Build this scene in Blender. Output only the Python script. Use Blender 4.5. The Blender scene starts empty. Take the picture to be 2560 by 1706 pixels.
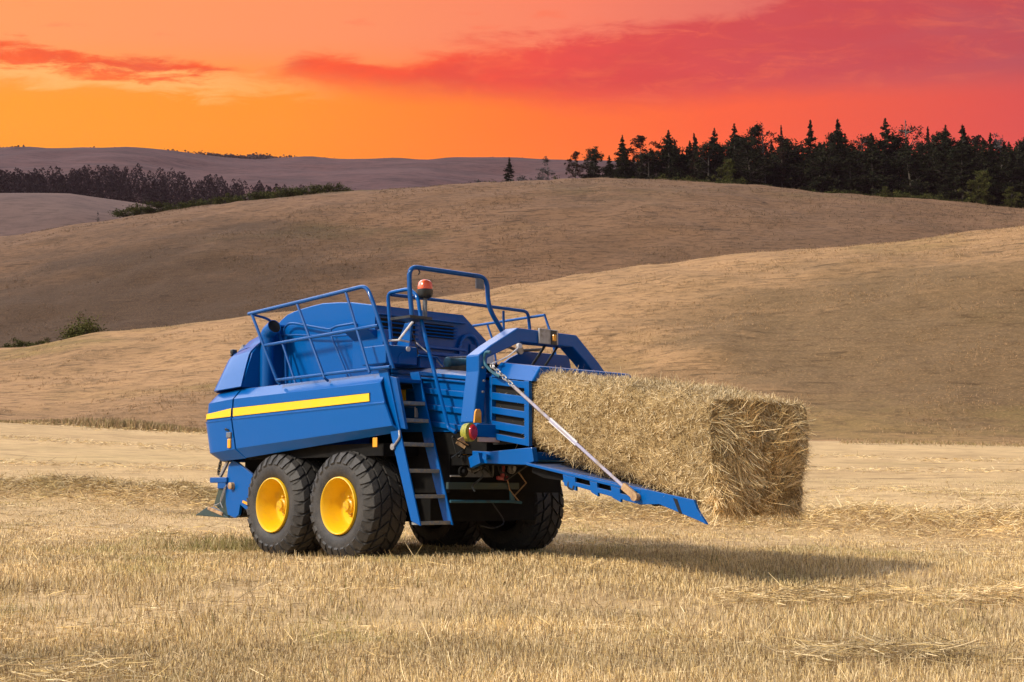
import bpy, math, random
import numpy as np
from mathutils import Vector

S = bpy.context.scene
COL = S.collection
PI = math.pi
RNG = np.random.default_rng(7)
random.seed(7)

# ------------------------------------------------------------------ camera
F_PX, W_PX = 3500.0, 2560.0            # focal length and width in photo pixels
PITCH = math.atan((1232.0 - 853.0) / F_PX)
EYE = 0.75                             # camera height over the ground under the machine
cam = bpy.data.cameras.new('camera')
cam.sensor_width = 36.0
cam.lens = 36.0 * F_PX / W_PX
cam.clip_start, cam.clip_end = 0.1, 8000.0
cam_ob = bpy.data.objects.new('camera', cam)
COL.objects.link(cam_ob)
cam_ob.location = (0, 0, EYE)
cam_ob.rotation_euler = (PI / 2 + PITCH, 0, 0)
S.camera = cam_ob
S.render.resolution_x, S.render.resolution_y = 1024, 682

# ------------------------------------------------------------------ light and exposure
SUN_EL, SUN_AZ = math.radians(37), math.radians(-126)    # azimuth from +Y, clockwise: left, a little behind the camera
sun_dir = Vector((math.sin(SUN_AZ) * math.cos(SUN_EL), math.cos(SUN_AZ) * math.cos(SUN_EL), math.sin(SUN_EL)))
sun = bpy.data.lights.new('sun', 'SUN')
sun.energy, sun.angle, sun.color = 4.0, math.radians(4.0), (1.0, 0.89, 0.70)
sun_ob = bpy.data.objects.new('sun', sun)
COL.objects.link(sun_ob)
sun_ob.rotation_euler = sun_dir.to_track_quat('Z', 'Y').to_euler()
S.view_settings.view_transform = 'Standard'
S.view_settings.look = 'None'
S.view_settings.exposure = 0.0
S.view_settings.gamma = 1.0
S.view_settings.use_curve_mapping = False
S.cycles.use_denoising = True
S.cycles.max_bounces = 6
S.cycles.diffuse_bounces = 3
S.cycles.transparent_max_bounces = 8
S.cycles.volume_bounces = 0


def lin(r, g, b):
    def f(c):
        c /= 255.0
        return c / 12.92 if c <= 0.04045 else ((c + 0.055) / 1.055) ** 2.4
    return (f(r), f(g), f(b), 1.0)


class NT:
    """small helper over a node tree"""
    def __init__(self, tree):
        self.t = tree
        self.n, self.l = tree.nodes, tree.links
        self.n.clear()

    def add(self, kind, **kw):
        nd = self.n.new(kind)
        for k, v in kw.items():
            setattr(nd, k, v)
        return nd

    def put(self, sock, v):
        if isinstance(v, bpy.types.NodeSocket):
            self.l.new(v, sock)
        else:
            sock.default_value = v

    def math(self, op, a, b=None, c=None, clamp=False):
        nd = self.add('ShaderNodeMath', operation=op, use_clamp=clamp)
        self.put(nd.inputs[0], a)
        if b is not None:
            self.put(nd.inputs[1], b)
        if c is not None:
            self.put(nd.inputs[2], c)
        return nd.outputs[0]

    def smooth(self, v, lo, hi):
        nd = self.add('ShaderNodeMapRange', interpolation_type='SMOOTHSTEP', clamp=True)
        self.put(nd.inputs['Value'], v)
        self.put(nd.inputs['From Min'], lo)
        self.put(nd.inputs['From Max'], hi)
        return nd.outputs[0]

    def mix(self, f, a, b, blend='MIX'):
        nd = self.add('ShaderNodeMix', data_type='RGBA', blend_type=blend)
        self.put(nd.inputs[0], f)
        self.put(nd.inputs[6], a)
        self.put(nd.inputs[7], b)
        return nd.outputs[2]

    def ramp(self, f, stops, interp='LINEAR'):
        nd = self.add('ShaderNodeValToRGB')
        cr = nd.color_ramp
        cr.interpolation = interp
        while len(cr.elements) > 1:
            cr.elements.remove(cr.elements[-1])
        cr.elements[0].position, cr.elements[0].color = stops[0]
        for p, c in stops[1:]:
            cr.elements.new(p).color = c
        self.put(nd.inputs[0], f)
        return nd.outputs[0]

    def curve(self, f, pts):
        nd = self.add('ShaderNodeFloatCurve')
        cv = nd.mapping.curves[0]
        cv.points[0].location = pts[0]
        cv.points[-1].location = pts[-1]
        for p in pts[1:-1]:
            cv.points.new(*p)
        nd.mapping.update()
        self.put(nd.inputs['Value'], f)
        return nd.outputs[0]

    def noise(self, vec, scale, detail=4.0, rough=0.55, dist=0.0, out=0):
        nd = self.add('ShaderNodeTexNoise')
        if vec is not None:
            self.put(nd.inputs['Vector'], vec)
        nd.inputs['Scale'].default_value = scale
        nd.inputs['Detail'].default_value = detail
        nd.inputs['Roughness'].default_value = rough
        nd.inputs['Distortion'].default_value = dist
        return nd.outputs[out]


SKY_GAIN = (1.12, 0.97, 0.86)            # the sky is seen through the haze

# sky: daylight overhead and behind, a sunset band with drifting cloud over the hills in front
world = bpy.data.worlds.new('World')
S.world = world
world.use_nodes = True
w = NT(world.node_tree)
tc = w.add('ShaderNodeTexCoord').outputs['Generated']
sep = w.add('ShaderNodeSeparateXYZ')
w.put(sep.inputs[0], tc)
X, Y, Z = sep.outputs
az = w.math('MULTIPLY', w.math('ARCTAN2', X, Y), 180 / PI)
el = w.math('MULTIPLY', w.math('ARCSINE', Z), 180 / PI)
t = w.math('DIVIDE', w.math('ADD', az, 24.0), 48.0, clamp=True)
el2 = w.math('MULTIPLY', w.math('ARCTAN2', Z, Y), 180 / PI)
s = w.math('DIVIDE', w.math('SUBTRACT', el2, 10.0), 12.0)
comb = w.add('ShaderNodeCombineXYZ')
w.put(comb.inputs[0], w.math('MULTIPLY', az, 0.085))
w.put(comb.inputs[1], w.math('MULTIPLY', el2, 0.33))
cv = comb.outputs[0]
n1 = w.noise(cv, 1.6, 6.0, 0.6, 0.35)
n2 = w.noise(cv, 5.0, 7.0, 0.68, 0.6)
nz = w.math('ADD', w.math('MULTIPLY', w.math('SUBTRACT', n1, 0.5), 0.17), w.math('MULTIPLY', w.math('SUBTRACT', n2, 0.5), 0.14))
sn = w.math('ADD', s, nz)
sc = w.math('MAXIMUM', w.math('MINIMUM', s, 1.0), 0.0)


def yy(y):
    return (9.9 - 0.0159 * y) / 12.0


low = w.ramp(t, [(0.05, lin(255, 160, 10)), (0.3, lin(255, 150, 22)), (0.5, lin(254, 132, 42)), (0.7, lin(252, 112, 54)), (0.82, lin(238, 96, 64)), (0.95, lin(222, 88, 78))])
mid = w.ramp(t, [(0.05, lin(255, 168, 40)), (0.3, lin(255, 154, 36)), (0.5, lin(254, 126, 42)), (0.68, lin(246, 100, 58)), (0.95, lin(212, 78, 78))])
top = w.ramp(t, [(0.05, lin(250, 166, 102)), (0.35, lin(248, 152, 104)), (0.55, lin(243, 134, 106)), (0.72, lin(218, 112, 106)), (0.95, lin(172, 90, 100))])
base = w.mix(w.smooth(sc, 0.15, 0.42), low, mid)
base = w.mix(w.smooth(sc, 0.48, 0.72), base, top)
# left cloud and right cloud: lower and upper edges over the azimuth
topA = w.curve(t, [(0.0, yy(85)), (0.081, yy(98)), (0.142, yy(126)), (0.206, yy(142)), (0.245, yy(152)), (0.275, yy(176)), (1.0, yy(176))])
botA = w.curve(t, [(0.0, yy(150)), (0.081, yy(160)), (0.142, yy(178)), (0.206, yy(194)), (0.245, yy(190)), (0.275, yy(174)), (1.0, yy(174))])
topB = w.curve(t, [(0.0, yy(185)), (0.285, yy(180)), (0.324, yy(122)), (0.405, yy(140)), (0.456, yy(104)), (0.541, yy(76)), (0.609, yy(52)), (0.709, yy(12)), (0.775, yy(-60)), (1.0, 1.0)])
botB = w.curve(t, [(0.0, yy(183)), (0.285, yy(190)), (0.354, yy(218)), (0.43, yy(240)), (0.5, yy(250)), (0.609, yy(256)), (0.709, yy(236)), (0.85, yy(205)), (1.0, yy(180))])
mA = w.math('MULTIPLY', w.smooth(w.math('SUBTRACT', topA, sn), -0.01, 0.035), w.smooth(w.math('SUBTRACT', sn, botA), -0.02, 0.03))
mB = w.math('MULTIPLY', w.smooth(w.math('SUBTRACT', topB, sn), -0.02, 0.06), w.smooth(w.math('SUBTRACT', w.math('ADD', s, w.math('MULTIPLY', nz, 0.5)), botB), -0.05, 0.07))
cloud = w.math('MAXIMUM', mA, mB)
ccol = w.ramp(t, [(0.05, lin(250, 98, 36)), (0.28, lin(250, 90, 34)), (0.42, lin(246, 80, 46)), (0.55, lin(226, 72, 70)), (0.7, lin(204, 74, 82)), (0.95, lin(180, 80, 94))])
ccol = w.mix(w.math('MULTIPLY', w.smooth(n2, 0.45, 0.72), w.math('MULTIPLY_ADD', t, -0.35, 0.6)), ccol, lin(253, 126, 76))
ccol = w.mix(w.math('MULTIPLY', w.smooth(n1, 0.62, 0.35), 0.4), ccol, lin(196, 58, 66))
sky_c = w.mix(w.math('MULTIPLY', cloud, 0.93), base, ccol)
# pale streak of lit cloud under the left bank, small red scraps above
streak = w.math('MULTIPLY', w.smooth(w.math('ABSOLUTE', w.math('SUBTRACT', sn, w.curve(t, [(0, yy(182)), (0.08, yy(180)), (0.2, yy(205)), (0.35, yy(222)), (1, yy(240))]))), 0.05, 0.0), w.smooth(t, 0.4, 0.2))
sky_c = w.mix(w.math('MULTIPLY', streak, w.math('MULTIPLY', w.math('SUBTRACT', 1.0, cloud), 0.6)), sky_c, lin(255, 205, 130))
scrap = w.math('MULTIPLY', w.smooth(w.noise(cv, 3.4, 4.0, 0.5), 0.6, 0.72), w.math('MULTIPLY', w.smooth(sc, 0.66, 0.74), w.smooth(t, 0.7, 0.5)))
sky_c = w.mix(w.math('MULTIPLY', scrap, 0.55), sky_c, lin(246, 120, 86))
day = w.add('ShaderNodeTexSky', sky_type='NISHITA', sun_disc=False, sun_elevation=SUN_EL, sun_rotation=SUN_AZ, altitude=200.0, dust_density=2.0)
day_c = w.mix(1.0, day.outputs[0], (0.13, 0.13, 0.13, 1.0), 'MULTIPLY')
gA = w.math('MULTIPLY', w.math('MULTIPLY', w.smooth(el, 23.0, 34.0), w.smooth(el, 66.0, 42.0)), w.smooth(w.math('ABSOLUTE', w.math('ADD', az, 40.0)), 85.0, 40.0))
gB = w.math('MULTIPLY', w.math('MULTIPLY', w.smooth(el, 10.0, 22.0), w.smooth(el, 62.0, 40.0)), w.smooth(w.math('ABSOLUTE', w.math('ADD', az, 70.0)), 45.0, 22.0))
glow = w.math('MULTIPLY', w.math('MAXIMUM', gA, gB), w.math('ADD', 0.55, w.math('MULTIPLY', w.noise(tc, 2.2, 5.0, 0.6), 0.6)))
day_c = w.mix(w.math('MULTIPLY', glow, 0.9), day_c, (5.0, 5.0, 5.5, 1.0))      # unseen bright patch added to the sky for glare on the blue paint
sky_c = w.mix(1.0, sky_c, (SKY_GAIN[0], SKY_GAIN[1], SKY_GAIN[2], 1.0), 'MULTIPLY')
front = w.math('MULTIPLY', w.smooth(el, 32.0, 21.0), w.smooth(w.math('ABSOLUTE', az), 48.0, 27.0))
final = w.mix(front, day_c, sky_c)
bg = w.add('ShaderNodeBackground')
w.put(bg.inputs['Color'], final)
bg.inputs['Strength'].default_value = 1.0
w.l.new(bg.outputs[0], w.add('ShaderNodeOutputWorld').inputs[0])

# ------------------------------------------------------------------ materials
MATS = {}


def new_mat(name):
    m = bpy.data.materials.new(name)
    m.use_nodes = True
    MATS[name] = m
    q = NT(m.node_tree)
    bs = q.add('ShaderNodeBsdfPrincipled')
    q.l.new(bs.outputs[0], q.add('ShaderNodeOutputMaterial').inputs[0])
    return m, q, bs


def mottled(name, c1, c2, rough=0.5, scale=6.0, lo=0.4, hi=0.7, metal=0.0, bump=0.0, bscale=60.0, coat=0.0, coat_ior=1.5, spec=0.5, dust=0.0):
    m, q, bs = new_mat(name)
    bs.inputs['Specular IOR Level'].default_value = spec
    ob = q.add('ShaderNodeTexCoord').outputs['Object']
    f = q.smooth(q.noise(ob, scale, 6.0, 0.65), lo, hi)
    col = q.mix(f, (*c1, 1), (*c2, 1))
    if dust:                                   # chaff dust lying on upward faces, thin rain streaks and scuffs on the rest
        ge = q.add('ShaderNodeNewGeometry')
        sx = q.add('ShaderNodeSeparateXYZ')
        q.put(sx.inputs[0], ge.outputs['Normal'])
        mp = q.add('ShaderNodeMapping')
        mp.inputs['Scale'].default_value = (9.0, 9.0, 1.1)
        q.put(mp.inputs['Vector'], ob)
        stk = q.smooth(q.noise(mp.outputs[0], 2.2, 5.0, 0.65), 0.52, 0.8)
        spots = q.smooth(q.noise(ob, 26.0, 5.0, 0.75), 0.56, 0.74)
        lay = q.math('MULTIPLY', q.smooth(sx.outputs[2], 0.75, 1.0), q.smooth(q.noise(ob, 7.0, 5.0, 0.7), 0.25, 0.65))
        am = q.math('ADD', q.math('MULTIPLY', lay, dust), q.math('ADD', q.math('MULTIPLY', stk, dust * 0.03), q.math('MULTIPLY', spots, dust * 0.035)), clamp=True)
        col = q.mix(am, col, (0.30, 0.23, 0.145, 1))
    q.put(bs.inputs['Base Color'], col)
    bs.inputs['Roughness'].default_value = rough
    bs.inputs['Metallic'].default_value = metal
    if coat:
        bs.inputs['Coat Weight'].default_value = coat
        bs.inputs['Coat Roughness'].default_value = 0.14
        bs.inputs['Coat IOR'].default_value = coat_ior
        q.put(bs.inputs['Roughness'], q.math('ADD', q.math('MULTIPLY', f, 0.25), rough))
    if bump:
        b = q.add('ShaderNodeBump')
        b.inputs['Strength'].default_value = bump
        b.inputs['Distance'].default_value = 0.01
        q.put(b.inputs['Height'], q.noise(ob, bscale, 4.0, 0.6))
        q.put(bs.inputs['Normal'], b.outputs[0])
    return m


BLUE = mottled('blue_paint', (0.0, 0.083, 0.325), (0.0005, 0.083, 0.30), 0.45, 3.0, 0.5, 0.9, coat=0.4, coat_ior=1.5, spec=0.05, dust=0.55)
BLUE_WORN = mottled('worn_blue_paint', (0.0005, 0.068, 0.27), (0.01, 0.05, 0.15), 0.5, 7.0, 0.5, 0.8, coat=0.25, spec=0.15, dust=0.6)
TEAL = mottled('dusty_teal_paint', (0.01, 0.10, 0.16), (0.03, 0.06, 0.08), 0.55, 9.0)
YELLOW = mottled('yellow_decal', (0.86, 0.50, 0.004), (0.80, 0.47, 0.01), 0.4, 4.0, coat=0.4)
RIM = mottled('yellow_rim_paint', (0.78, 0.46, 0.004), (0.62, 0.36, 0.02), 0.42, 8.0, 0.5, 0.8, coat=0.3)
HUB = mottled('oily_yellow_hub', (0.62, 0.35, 0.004), (0.30, 0.17, 0.02), 0.45, 22.0, 0.45, 0.7, coat=0.3)
DARK = mottled('dark_running_gear', (0.0025, 0.0025, 0.003), (0.007, 0.006, 0.005), 0.8, 9.0, spec=0.2)
BLACK = mottled('black_opening', (0.004, 0.004, 0.005), (0.007, 0.007, 0.007), 0.9, 5.0)
STEEL = mottled('dull_steel', (0.36, 0.36, 0.38), (0.22, 0.2, 0.18), 0.45, 20.0, metal=0.6)
TREAD = mottled('worn_step_steel', (0.16, 0.19, 0.23), (0.33, 0.28, 0.19), 0.6, 30.0, metal=0.2, bump=0.4)
STRAP = mottled('grey_strap', (0.34, 0.33, 0.46), (0.30, 0.24, 0.18), 0.6, 9.0)
RUST = mottled('rusty_tan_steel', (0.42, 0.27, 0.14), (0.2, 0.11, 0.06), 0.7, 18.0)
ORANGE = mottled('orange_lens', (0.85, 0.10, 0.004), (0.78, 0.07, 0.003), 0.2, 4.0, coat=0.8)
AMBER = mottled('amber_reflector', (0.85, 0.36, 0.01), (0.75, 0.28, 0.01), 0.3, 20.0, coat=0.6)
RED = mottled('red_lens', (0.42, 0.006, 0.004), (0.3, 0.003, 0.003), 0.2, 6.0, coat=0.8)
OLIVE = mottled('olive_lamp_case', (0.30, 0.28, 0.03), (0.14, 0.2, 0.03), 0.5, 40.0)
PINK = mottled('pale_pink_plate', (0.5, 0.36, 0.32), (0.42, 0.31, 0.3), 0.5, 12.0)
REDROD = mottled('faded_red_rod', (0.42, 0.13, 0.14), (0.36, 0.03, 0.04), 0.6, 8.0)
GREYP = mottled('grey_plastic', (0.13, 0.14, 0.17), (0.09, 0.1, 0.12), 0.5, 30.0)
WHITE = mottled('white_paper', (0.62, 0.62, 0.66), (0.5, 0.5, 0.55), 0.6, 10.0)
DIRTY_GREEN = mottled('dark_green_steel', (0.02, 0.045, 0.05), (0.035, 0.05, 0.035), 0.5, 8.0)
HOSE = mottled('black_hose', (0.012, 0.014, 0.016), (0.03, 0.035, 0.04), 0.4, 10.0)


def tyre_mat():
    m, q, bs = new_mat('dusty_tyre_rubber')
    ob = q.add('ShaderNodeTexCoord').outputs['Object']
    f = q.smooth(q.noise(ob, 5.0, 6.0, 0.7), 0.35, 0.75)
    f2 = q.smooth(q.noise(ob, 60.0, 3.0, 0.6), 0.4, 0.7)
    c = q.mix(f, (0.016, 0.016, 0.018, 1), (0.043, 0.039, 0.036, 1))
    c = q.mix(q.math('MULTIPLY', f2, 0.35), c, (0.085, 0.072, 0.058, 1))
    q.put(bs.inputs['Base Color'], c)
    bs.inputs['Roughness'].default_value = 0.68
    b = q.add('ShaderNodeBump')
    b.inputs['Strength'].default_value = 0.35
    b.inputs['Distance'].default_value = 0.006
    q.put(b.inputs['Height'], q.noise(ob, 45.0, 4.0, 0.6))
    q.put(bs.inputs['Normal'], b.outputs[0])
    return m


TYRE = tyre_mat()


def tint_mat(name, rough=0.85, spec=0.2, trans=0.0):
    m, q, bs = new_mat(name)
    at = q.add('ShaderNodeAttribute', attribute_name='tint')
    q.put(bs.inputs['Base Color'], at.outputs['Color'])
    bs.inputs['Roughness'].default_value = rough
    bs.inputs['Specular IOR Level'].default_value = spec
    if trans:
        tr = q.add('ShaderNodeBsdfTranslucent')
        q.put(tr.inputs[0], at.outputs['Color'])
        mx = q.add('ShaderNodeMixShader')
        mx.inputs[0].default_value = trans
        q.l.new(bs.outputs[0], mx.inputs[1])
        q.l.new(tr.outputs[0], mx.inputs[2])
        out = [n for n in q.n if n.type == 'OUTPUT_MATERIAL'][0]
        q.l.new(mx.outputs[0], out.inputs[0])
    return m


STRAW = tint_mat('straw_stalks', 0.7, 0.3, 0.15)
LEAF = tint_mat('foliage_leaves', 0.9, 0.05, 0.1)
BARK = mottled('grey_brown_bark', (0.05, 0.04, 0.032), (0.09, 0.075, 0.06), 0.9, 12.0)
PALE_BARK = mottled('pale_birch_bark', (0.085, 0.075, 0.07), (0.04, 0.034, 0.03), 0.8, 14.0)


def soil_mat(name, cols, streak=1.0, stretch=(1, 1, 1), bump=0.6, patch_scale=0.05, green=0.25, patches=(), strokes=0.7, grain=0.55):
    """cols: light, mid, dark, green"""
    m, q, bs = new_mat(name)
    ob = q.add('ShaderNodeTexCoord').outputs['Object']
    mp = q.add('ShaderNodeMapping')
    mp.inputs['Scale'].default_value = stretch
    q.put(mp.inputs['Vector'], ob)
    v = mp.outputs[0]
    big = q.noise(v, patch_scale, 5.0, 0.6)
    med = q.noise(v, patch_scale * 9, 6.0, 0.65, 0.3)
    fine = q.noise(v, 2.2 * streak, 8.0, 0.72, 0.2)
    vf = q.noise(v, 14.0 * streak, 5.0, 0.7)
    c = q.mix(q.smooth(big, 0.35, 0.65), (*cols[0], 1), (*cols[1], 1))
    c = q.mix(q.math('MULTIPLY', q.smooth(med, 0.45, 0.75), 0.7), c, (*cols[2], 1))
    c = q.mix(q.math('MULTIPLY', q.math('MULTIPLY', q.smooth(q.noise(v, patch_scale * 2.3, 4.0, 0.6), 0.52, 0.72), green), q.smooth(med, 0.3, 0.6)), c, (*cols[3], 1))
    if patches:
        sp_ = q.add('ShaderNodeSeparateXYZ')
        q.put(sp_.inputs[0], ob)
        for (cx, cy, rx, ry, colr, amt) in patches:
            dx = q.math('DIVIDE', q.math('SUBTRACT', sp_.outputs[0], cx), rx)
            dy = q.math('DIVIDE', q.math('SUBTRACT', sp_.outputs[1], cy), ry)
            d2 = q.math('SQRT', q.math('ADD', q.math('MULTIPLY', dx, dx), q.math('MULTIPLY', dy, dy)))
            d2 = q.math('ADD', d2, q.math('MULTIPLY', q.math('SUBTRACT', q.noise(v, 1.6 / max(rx, ry) * 3, 6.0, 0.68), 0.5), 1.5))
            c = q.mix(q.math('MULTIPLY', q.smooth(d2, 1.15, 0.45), amt), c, (*colr, 1))
    c = q.mix(q.math('MULTIPLY', q.smooth(fine, 0.44, 0.68), grain), c, (cols[2][0] * 0.6, cols[2][1] * 0.6, cols[2][2] * 0.6, 1))
    c = q.mix(q.math('MULTIPLY', q.smooth(vf, 0.48, 0.72), grain * 0.7), c, (cols[0][0] * 1.25, cols[0][1] * 1.22, cols[0][2] * 1.15, 1))
    mp2 = q.add('ShaderNodeMapping')
    mp2.inputs['Scale'].default_value = (stretch[0] * 0.35, 1.0, stretch[2])
    mp2.inputs['Rotation'].default_value = (0, 0, 0.2)
    q.put(mp2.inputs['Vector'], ob)
    st = q.noise(mp2.outputs[0], 1.5 * streak, 5.0, 0.62, 1.2)
    c = q.mix(q.math('MULTIPLY', q.smooth(st, 0.56, 0.72), strokes), c, (cols[2][0] * 0.5, cols[2][1] * 0.5, cols[2][2] * 0.5, 1))
    c = q.mix(q.math('MULTIPLY', q.smooth(st, 0.42, 0.28), strokes * 0.14), c, (cols[0][0] * 1.2, cols[0][1] * 1.2, cols[0][2] * 1.2, 1))
    q.put(bs.inputs['Base Color'], c)
    bs.inputs['Roughness'].default_value = 0.95
    bs.inputs['Specular IOR Level'].default_value = 0.1
    b = q.add('ShaderNodeBump')
    b.inputs['Strength'].default_value = bump
    b.inputs['Distance'].default_value = 0.25
    q.put(b.inputs['Height'], q.math('ADD', q.math('MULTIPLY', fine, 0.8), q.math('MULTIPLY', vf, 0.3)))
    q.put(bs.inputs['Normal'], b.outputs[0])
    return m


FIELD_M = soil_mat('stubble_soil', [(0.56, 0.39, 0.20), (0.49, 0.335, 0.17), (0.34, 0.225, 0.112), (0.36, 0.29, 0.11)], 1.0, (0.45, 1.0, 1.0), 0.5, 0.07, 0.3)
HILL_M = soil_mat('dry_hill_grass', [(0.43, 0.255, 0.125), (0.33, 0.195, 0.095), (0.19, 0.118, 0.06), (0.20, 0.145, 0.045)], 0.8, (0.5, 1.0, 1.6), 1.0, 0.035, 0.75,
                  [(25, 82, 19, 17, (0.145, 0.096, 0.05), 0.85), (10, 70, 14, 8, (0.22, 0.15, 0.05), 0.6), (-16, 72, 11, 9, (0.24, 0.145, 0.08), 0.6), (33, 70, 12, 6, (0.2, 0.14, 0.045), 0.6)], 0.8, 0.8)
FAR_M = soil_mat('shaded_hill_grass', [(0.20, 0.112, 0.062), (0.15, 0.085, 0.047), (0.085, 0.051, 0.03), (0.075, 0.064, 0.024)], 0.6, (0.45, 1.0, 1.6), 1.0, 0.02, 0.8,
                 [(-60, 205, 46, 50, (0.055, 0.036, 0.023), 0.9), (-38, 172, 16, 12, (0.075, 0.066, 0.022), 0.7), (-15, 190, 24, 28, (0.10, 0.062, 0.037), 0.6), (60, 215, 40, 30, (0.13, 0.078, 0.047), 0.6)], 0.9, 0.85)  # cloud shade painted into the grass colour, deepest in the first patch
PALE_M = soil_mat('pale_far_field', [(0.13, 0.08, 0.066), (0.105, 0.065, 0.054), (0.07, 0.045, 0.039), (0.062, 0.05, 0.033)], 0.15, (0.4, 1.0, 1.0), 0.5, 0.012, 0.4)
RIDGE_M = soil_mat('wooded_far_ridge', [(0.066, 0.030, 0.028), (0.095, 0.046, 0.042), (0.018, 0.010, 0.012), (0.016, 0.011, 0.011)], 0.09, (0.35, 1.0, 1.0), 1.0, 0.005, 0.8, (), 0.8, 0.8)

# ------------------------------------------------------------------ mesh helpers


def tag(o, label=None, cat=None, group=None, kind=None):
    if label:
        o['label'] = label
    if cat:
        o['category'] = cat
    if group:
        o['group'] = group
    if kind:
        o['kind'] = kind
    return o


def empty(name, loc=(0, 0, 0), rz=0.0, parent=None):
    o = bpy.data.objects.new(name, None)
    o.empty_display_size = 0.2
    COL.objects.link(o)
    o.location = loc
    o.rotation_euler = (0, 0, rz)
    if parent:
        o.parent = parent
    return o


class MB:
    def __init__(self):
        self.v, self.f = [], []

    def quad_box(self, P):                       # eight corners, bottom ring then top ring
        b = len(self.v)
        self.v += [tuple(p) for p in P]
        for q in ((0, 3, 2, 1), (4, 5, 6, 7), (0, 1, 5, 4), (1, 2, 6, 5), (2, 3, 7, 6), (3, 0, 4, 7)):
            self.f.append(tuple(b + i for i in q))
        return self

    def box(self, x0, x1, y0, y1, z0, z1):
        return self.quad_box([(x0, y0, z0), (x1, y0, z0), (x1, y1, z0), (x0, y1, z0), (x0, y0, z1), (x1, y0, z1), (x1, y1, z1), (x0, y1, z1)])

    def prism(self, poly, axis, a0, a1):
        """poly: 2D points in the two other axes (in xyz order), extruded along axis"""
        b = len(self.v)
        n = len(poly)
        for a in (a0, a1):
            for p in poly:
                c = list(p)
                c.insert(axis, a)
                self.v.append(tuple(c))
        self.f.append(tuple(b + i for i in range(n))[::-1])
        self.f.append(tuple(b + n + i for i in range(n)))
        for i in range(n):
            j = (i + 1) % n
            self.f.append((b + i, b + j, b + n + j, b + n + i))
        return self

    def bar(self, p, q, wx, wy, up=(0, 0, 1)):
        """rectangular bar from p to q"""
        p, q = Vector(p), Vector(q)
        d = (q - p).normalized()
        a = d.cross(Vector(up))
        if a.length < 1e-4:
            a = d.cross(Vector((1, 0, 0)))
        a.normalize()
        c = a.cross(d)
        a, c = a * wx / 2, c * wy / 2
        return self.quad_box([p - a - c, p + a - c, p + a + c, p - a + c, q - a - c, q + a - c, q + a + c, q - a + c])

    def tube(self, pts, r, n=8, cap=True):
        P = [Vector(p) for p in pts]
        b = len(self.v)
        ref = Vector((0.31, 0.22, 0.92))
        m = len(P)
        for i in range(m):
            d = (P[min(i + 1, m - 1)] - P[max(i - 1, 0)]).normalized()
            a = d.cross(ref)
            if a.length < 0.05:
                a = d.cross(Vector((1, 0, 0)))
            a.normalize()
            c = d.cross(a)
            rr = r[i] if isinstance(r, (list, tuple)) else r
            for k in range(n):
                th = 2 * PI * k / n
                self.v.append(tuple(P[i] + a * (rr * math.cos(th)) + c * (rr * math.sin(th))))
        for i in range(m - 1):
            for k in range(n):
                k2 = (k + 1) % n
                self.f.append((b + i * n + k, b + i * n + k2, b + (i + 1) * n + k2, b + (i + 1) * n + k))
        if cap:
            self.f.append(tuple(b + k for k in range(n))[::-1])
            self.f.append(tuple(b + (m - 1) * n + k for k in range(n)))
        return self

    def lathe(self, prof, c, axis='X', n=32, close=True):
        """prof: (offset along the axis, radius)"""
        b = len(self.v)
        for (o, r) in prof:
            for k in range(n):
                th = 2 * PI * k / n
                ca, sa = r * math.cos(th), r * math.sin(th)
                if axis == 'X':
                    self.v.append((c[0] + o, c[1] + ca, c[2] + sa))
                elif axis == 'Y':
                    self.v.append((c[0] + ca, c[1] + o, c[2] + sa))
                else:
                    self.v.append((c[0] + ca, c[1] + sa, c[2] + o))
        for i in range(len(prof) - 1):
            for k in range(n):
                k2 = (k + 1) % n
                self.f.append((b + i * n + k, b + i * n + k2, b + (i + 1) * n + k2, b + (i + 1) * n + k))
        if close:
            self.f.append(tuple(b + k for k in range(n)))
            self.f.append(tuple(b + (len(prof) - 1) * n + k for k in range(n)))
        return self

    def grid(self, rows):
        b = len(self.v)
        m = len(rows[0])
        for r in rows:
            self.v += [tuple(p) for p in r]
        for i in range(len(rows) - 1):
            for k in range(m - 1):
                self.f.append((b + i * m + k, b + i * m + k + 1, b + (i + 1) * m + k + 1, b + (i + 1) * m + k))
        return self

    def face(self, pts):
        b = len(self.v)
        self.v += [tuple(p) for p in pts]
        self.f.append(tuple(range(b, b + len(pts))))
        return self

    def build(self, name, mat, parent=None, bevel=0.0, smooth=False, solid=0.0, seg=2, sharp=40):
        me = bpy.data.meshes.new(name)
        me.from_pydata(self.v, [], self.f)
        me.materials.append(mat)
        if smooth:
            me.polygons.foreach_set('use_smooth', [True] * len(me.polygons))
            if smooth != 'all':
                me.set_sharp_from_angle(angle=math.radians(sharp))
        me.update()
        o = bpy.data.objects.new(name, me)
        COL.objects.link(o)
        if parent:
            o.parent = parent
        if solid:
            md = o.modifiers.new('thickness', 'SOLIDIFY')
            md.thickness, md.offset = abs(solid), (1.0 if solid > 0 else -1.0)
        if solid and smooth:
            md = o.modifiers.new('crisp', 'EDGE_SPLIT')
            md.split_angle = math.radians(sharp)
        if bevel:
            md = o.modifiers.new('edge', 'BEVEL')
            md.width, md.segments, md.limit_method, md.angle_limit = bevel, seg, 'ANGLE', math.radians(35)
        return o


def bend(pts, r=0.06, n=4):
    """round the inner corners of a polyline"""
    P = [Vector(p) for p in pts]
    out = [P[0]]
    for i in range(1, len(P) - 1):
        a, b, c = P[i - 1], P[i], P[i + 1]
        d1, d2 = (a - b), (c - b)
        k = min(r, d1.length * 0.45, d2.length * 0.45)
        p, q = b + d1.normalized() * k, b + d2.normalized() * k
        for j in range(n + 1):
            tt = j / n
            out.append(p * (1 - tt) ** 2 + b * (2 * tt * (1 - tt)) + q * tt ** 2)
    out.append(P[-1])
    return out


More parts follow.
